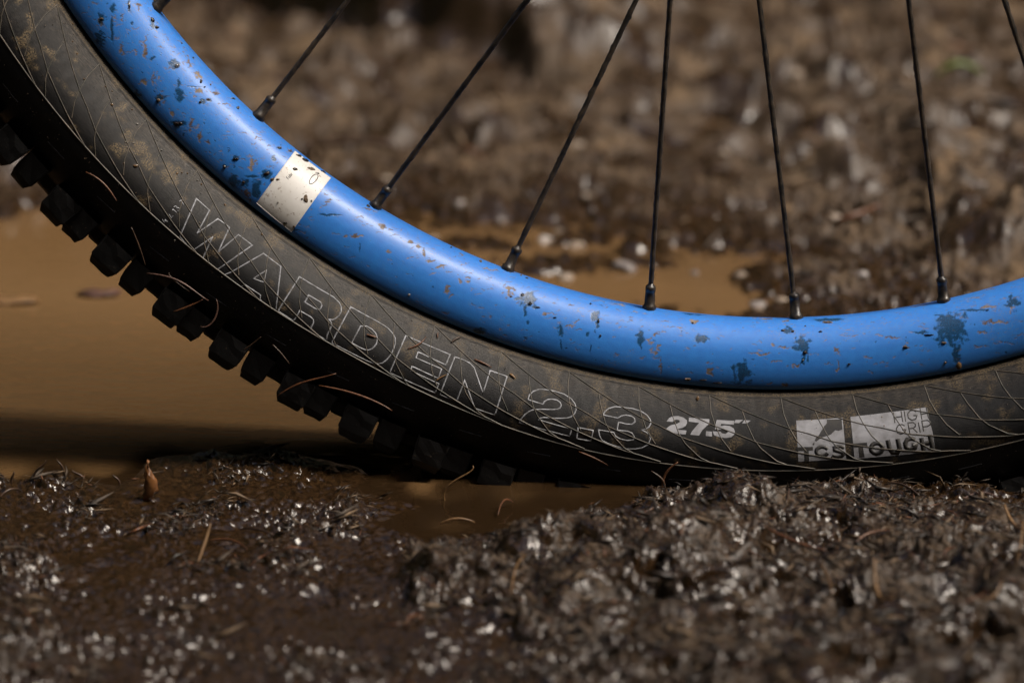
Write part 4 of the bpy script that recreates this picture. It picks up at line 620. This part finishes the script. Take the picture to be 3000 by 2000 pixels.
GL = ['thin brown needle slanting on the dark mud left of the middle foreground', 'short dark needle on the mud bank right of the clod', 'orange brown needle slanting down in the middle of the right mud', 'tan needle pointing down right at the right of the foreground mud', 'thick orange straw piece at the right edge of the mud', 'short orange needle near the right tyre base', 'long tan needle in the right foreground below the shiny clod', 'yellow straw bit in the lower right corner', 'short rust needle lying level on the right mud', 'small dark upright needle behind the shiny clod', 'curved dark needle at the waterline right of the shiny clod', 'long grey needle lying against the tyre base on the right', 'short needle beside the shiny clod', 'dark red needle in the wet mud left of centre', 'thin orange needle in the wet mud left of centre', 'pale tan needle lying in the shallow brown water', 'small bent needle standing in the shallow brown water', 'long orange needle at the lower left edge', 'dark needle at the left edge of the near shore', 'pale needle leaning on the big front clod', 'grey needle lying flat at the right edge below the tyre', 'dark red needle left of the right hand straw bits', 'steep olive needle at the far right edge', 'broad tan needle standing in the lower right mud']
for i, (lab, pl) in enumerate(zip(GL, D['gneed'])):
    q = [(x, y) for x, y in pl]; lift = [1.5, 3.5, 2.0]
    pts = [(x, y, max(hz(x, y), 0)+lift[k]+(6 if i in (23, 22, 4) and k != 1 else 0)) for k, (x, y) in enumerate(q)]
    tag(strand('pine_needle', pts, .75 if i in (3, 4, 6, 23) else .5, NED[(0, 2, 0, 1, 1, 0, 1, 1, 0, 2, 2, 3, 0, 2, 0, 1, 0, 0, 2, 1, 3, 2, 1, 1)[i]]), lab, 'pine needle', 'pine needles lying in the mud')
mi = D['misc']
def stalk(name, x, y, top, r, mat, lab, cat, bend=(0, 0), taper=True, z0=None):
    z = max(hz(x, y), 0) if z0 is None else z0
    return tag(strand(name, [(x, y, z-2), (x+bend[0]*.4, y, z+top[2]*.4), (x+bend[0]+top[0]*.7, y, z+top[2]*.75), (x+top[0], y+top[1], z+top[2])], r, mat, taper=taper), lab, cat)
(ax, ay), (bx, by) = mi['twigA']
stalk('straw', ax, ay, (9, 1, 13), .35, NED[1], 'thin straw leaning up out of the shallow water before the tyre', 'straw')
x, y = mi['twigB'][0]; stalk('twig', x, y, (4.5, 0, 12), .5, NED[0], 'bright orange twig curving up against the black tyre base', 'twig', (-2, 0))
x, y = mi['twigC'][0]; stalk('twig', x, y, (-4, 0, 9), .5, NED[2], 'dark bent twig standing left of the bright orange one', 'twig', (2, 0))
x, y = mi['stick'][0]; 
for k, (x, y) in enumerate(mi['stub']): stalk('stubble', x, y, ((1, 0, 5), (4, 0, 8), (-2, 0, 6), (-4, 0, 5), (-2, 0, 4))[k], .45, NED[2], ['dark straight stub at the far left of the near puddle shore', 'dark stub leaning right on the near puddle shore', 'dark stub leaning left on the near puddle shore, middle one', 'fourth dark stub from the left on the near puddle shore', 'short dark stub on the shore left of the curled leaf'][k], 'plant stub')
(ax, ay), (bx, by) = mi['bgtwig']; zz = max(hz(ax, ay), 0)+8
tag(strand('fallen_twig', [(ax, ay, zz), ((ax+bx)/2, ay, zz+2), (bx, by, zz)], 2.0, NED[2], taper=False), 'blurred reddish twig lying on the mud behind the spokes', 'twig')
(ax, ay), (bx, by) = mi['straw']; zz = max(hz(ax, ay), 0)
tag(strand('straw', [(ax, ay, zz), ((ax+bx)/2, (ay+by)/2, zz+5), (bx, by, zz+11)], .6, NED[1]), 'pale straw stub sticking up in the left foreground mud', 'straw')
x, y = mi['green'][0]; zz = hz(x, y)
tag(strand('grass_blade', [(x-14, y, zz+6), (x, y, zz+16), (x+16, y+6, zz+9)], 1.8, GRN), 'tiny green blade in the far mud at upper right', 'grass blade')
# curled leaf on the near shore
def leaf_mesh():
    n, m = 14, 7; V = []
    for i in range(n):
        t = i/(n-1); w = 3.4*math.sin(math.pi*min(1, t*1.02+.06))**.8*(1-.55*t)+.25; bx = 3.2*t+1.6*math.sin(t*5); bz = 15*t
        for j in range(m):
            a = (j/(m-1)-.5)*2.1; V.append((bx+w*math.sin(a)+.3*math.sin(i*2.1+j), -w*.8*math.cos(a)+.25*math.cos(i*1.7+j*2), bz+.4*math.sin(j*2+i)))
    return mesh_np('curled_leaf', np.array(V)*MM, grid_faces(n, m))
x, y = mi['leaf'][0]; lf = link('curled_leaf', leaf_mesh(), LEAF); lf.location = (x*MM, y*MM, (max(hz(x, y), 0)-1.2)*MM)
sm = lf.modifiers.new('thickness', 'SOLIDIFY'); sm.thickness = .0004
tag(lf, 'curled orange brown leaf standing up on the near puddle shore', 'leaf')
for k, key in enumerate(('float1', 'float2')):
    x, y = mi[key][0]; n = 12
    V = [(0, 0, .8)]+[((9 if k == 0 else 12)*(1+.3*math.sin(q*2.3+k))*math.cos(q), 7*math.sin(q), .4+1.6*math.sin(q*2)**2) for q in np.linspace(0, 2*math.pi, n, endpoint=False)]
    F = [(0, 1+i, 1+(i+1) % n) for i in range(n)]
    o = link('floating_leaf', mesh_np('floating_leaf', np.array(V)*MM, np.array(F)), (NED[3], NED[1])[k]); o.location = (x*MM, y*MM, .0004)
    o.modifiers.new('thickness', 'SOLIDIFY').thickness = .0005
    tag(o, ['small reddish leaf bit floating on the puddle beside the tread', 'pale leaf bit floating at the left edge of the puddle'][k], 'leaf')
# ------------------------------------------------------------------ stones at the far edge of the puddle
def stone_mesh(r, seed):
    bm = bmesh.new(); bmesh.ops.create_icosphere(bm, subdivisions=3, radius=1)
    rg = np.random.default_rng(seed); sc = rg.uniform(.75, 1.25, 3)*[1.1, 1, .75]; ph = rg.uniform(0, 6, 9)
    pl = [Vector(rg.standard_normal(3)).normalized() for _ in range(6)]
    for v in bm.verts:
        c = v.co.copy(); k = 1+.12*math.sin(3*c.x+ph[0])*math.sin(3*c.y+ph[1])+.08*math.sin(6*c.z+ph[2]+3*c.x)+.05*math.sin(11*c.y+ph[3])*math.sin(9*c.x+ph[4])
        for p in pl:
            d = c.dot(p)
            if d > .72: k *= 1-.6*(d-.72)
        v.co = Vector((c.x*sc[0], c.y*sc[1], c.z*sc[2]))*k*r*MM
    me = bpy.data.meshes.new('stone'); bm.to_mesh(me); bm.free(); me.polygons.foreach_set('use_smooth', np.ones(len(me.polygons), bool)); return me
SPK = [((744, 342), (1008, 0)), ((1100, 604), (1581, 0)), ((1490, 792), (1885, 0)), ((1904, 902), (1949, 0)), ((2332, 932), (2209, 0)), ((2765, 887), (2663, 0)), ((3000, 191), (2941, 0))]
NTH = ['first', 'second', 'third', 'fourth', 'fifth', 'sixth', 'seventh', 'eighth', 'ninth', 'tenth']
gaps = [0 if px < 300 else sum(1 for (ax, ay), (bx, by) in SPK if ax+(py-ay)*(bx-ax)/(by-ay) < px) for px, py in D['stonep']]
SLAB = []
for i, (px, py) in enumerate(D['stonep']):
    rank = sorted([j for j in range(len(gaps)) if gaps[j] == gaps[i]], key=lambda j: -D['stonep'][j][1]).index(i); k = gaps[i]
    where = 'between the %s and %s spokes from left' % (NTH[k-1], NTH[k]) if k else 'at the far left puddle edge'
    SLAB.append('%s wet stone %s, %s' % ('grey' if i % 3 == 0 else 'pale', where, ('nearest the rim' if k else 'lower one') if rank == 0 else NTH[rank]+' from rim' if k else 'upper one'))
for i, (x, y, r) in enumerate(D['stone']):
    o = link('stone', stone_mesh(max(r, 3), 40+i), STO if i % 3 else STO2)
    o.location = (x*MM, y*MM, (max(hz(x, y), 0)-r*.05)*MM); o.rotation_euler = (0, 0, i*1.7)
    tag(o, SLAB[i], 'stone', 'wet stones in the mud behind the wheel')

# ------------------------------------------------------------------ unseen conifers, added to shade the low sky and be mirrored in the puddle
def added_conifers():
    rg = np.random.default_rng(3); V = []; F = []
    for i in range(640):
        a = rg.uniform(0, 2*np.pi) if i < 150 else rg.uniform(.2*np.pi, .8*np.pi) if i < 420 else rg.uniform(1.02*np.pi, 1.86*np.pi); r = rg.uniform(4.6, 11) if i < 420 else rg.uniform(3.2, 8); x, y = r*math.cos(a), r*math.sin(a)
        if y < 0 and math.hypot(x, y+1.0) < 1.9: continue
        hgt = rg.uniform(4.5, 7.5)*(.75+r/22)
        if x > 0 and abs(y) < .55*x: hgt = min(hgt, .62*r)
        z0 = height(np.array([[x*1000]]), np.array([[y*1000]]))[0, 0]*MM-.1
        n = 9; b = len(V)
        for k in range(n): q = 2*np.pi*k/n; V.append((x+.12*math.cos(q), y+.12*math.sin(q), z0))
        V.append((x, y, z0+hgt*.9))
        for k in range(n): F.append((b+k, b+(k+1) % n, b+n))
        for t in range(9):
            zb = z0+hgt*(.08+.1*t); rad = (hgt*.24)*(1-t/9.5)*rg.uniform(.85, 1.15); b = len(V); m = 18
            for k in range(m):
                q = 2*np.pi*k/m+rg.uniform(-.1, .1); rr = rad*(1 if k % 2 else .6)*rg.uniform(.8, 1.15); V.append((x+rr*math.cos(q), y+rr*math.sin(q), zb-.15*rr*rg.uniform(.5, 1.5)))
            V.append((x, y, zb+hgt*.17))
            for k in range(m): F.append((b+k, b+(k+1) % m, b+m))
    return tag(link('added_conifers', mesh_np('added_conifers', np.array(V), np.array(F), False), mat_simple('conifer_green', (.020, .030, .012), .6, (.035, .042, .018), 3)), 'unseen dark conifers added round the mud to block low sky light', 'wood', kind='stuff')
added_conifers()
# ------------------------------------------------------------------ loose organic debris in the mud
def debris(name, n, region, rmin, rmax, mats, seed, lab):
    rg = np.random.default_rng(seed); x0, x1, y0, y1 = region
    X = rg.uniform(x0, x1, n*3); Y = rg.uniform(y0, y1, n*3); X = X - .25*(Y+230)*(Y > 50)*rg.random(n*3)
    H = height(X[None], Y[None])[0]; ok = H > 3.2+3*noise(X/30, Y/30, 77); X, Y, H = X[ok][:n], Y[ok][:n], H[ok][:n]; n = len(X)
    L = rg.uniform(rmin, rmax, n)*(1+1.5*(rg.random(n) < .12)); W = L*rg.uniform(.03, .15, n); az = rg.uniform(0, 2*np.pi, n); ti = rg.normal(.08, .24, n); ro = rg.uniform(0, 3.14, n)
    d = np.stack([np.cos(az)*np.cos(ti), np.sin(az)*np.cos(ti), np.sin(ti)], 1); s_ = np.cross(d, [0, 0, 1.]); s_ /= np.linalg.norm(s_, axis=1)[:, None]; u = np.cross(s_, d)
    a = s_*np.cos(ro)[:, None]+u*np.sin(ro)[:, None]; b = np.cross(d, a); C = np.stack([X, Y, H+.3*W+.15*L*np.abs(np.sin(ti))], 1)
    bend = (rg.normal(0, .12, n)*L)[:, None]
    V = np.stack([C-d*L[:, None]/2, C+a*W[:, None]/2+b*bend, C-a*W[:, None]/2+b*bend, C+b*(bend+W[:, None]*.45), C+d*L[:, None]/2], 1)
    f = np.array([(0, 1, 3), (0, 3, 2), (4, 3, 1), (4, 2, 3), (0, 2, 1), (4, 1, 2)]); F = (f[None]+5*np.arange(n)[:, None, None]).reshape(-1, 3)
    me = mesh_np(name, V.reshape(-1, 3)*MM, F, smooth=False)
    for m in mats: me.materials.append(m)
    me.polygons.foreach_set('material_index', np.repeat(rg.choice(len(mats), n, p=[.45, .27, .22, .06]), 6).astype(np.int32))
    return tag(link(name, me), lab, 'debris', kind='stuff')
DB = [mat_simple('bark_dark', (.026, .017, .010), .5, (.011, .008, .006), 300), mat_simple('bark_grey', (.060, .041, .025), .7, (.04, .03, .022), 300), mat_simple('fibre_tan', (.15, .098, .052), .7, (.09, .06, .036), 300), NED[0]]
debris('mud_debris', 26000, (-290, 180, -270, 20), 1.6, 6.5, DB, 5, 'bits of bark, needles and fibre trodden into the near mud')
debris('far_debris', 5000, (-360, 330, 250, 1500), 5, 16, DB, 6, 'bits of bark and fibre in the far mud behind the wheel')
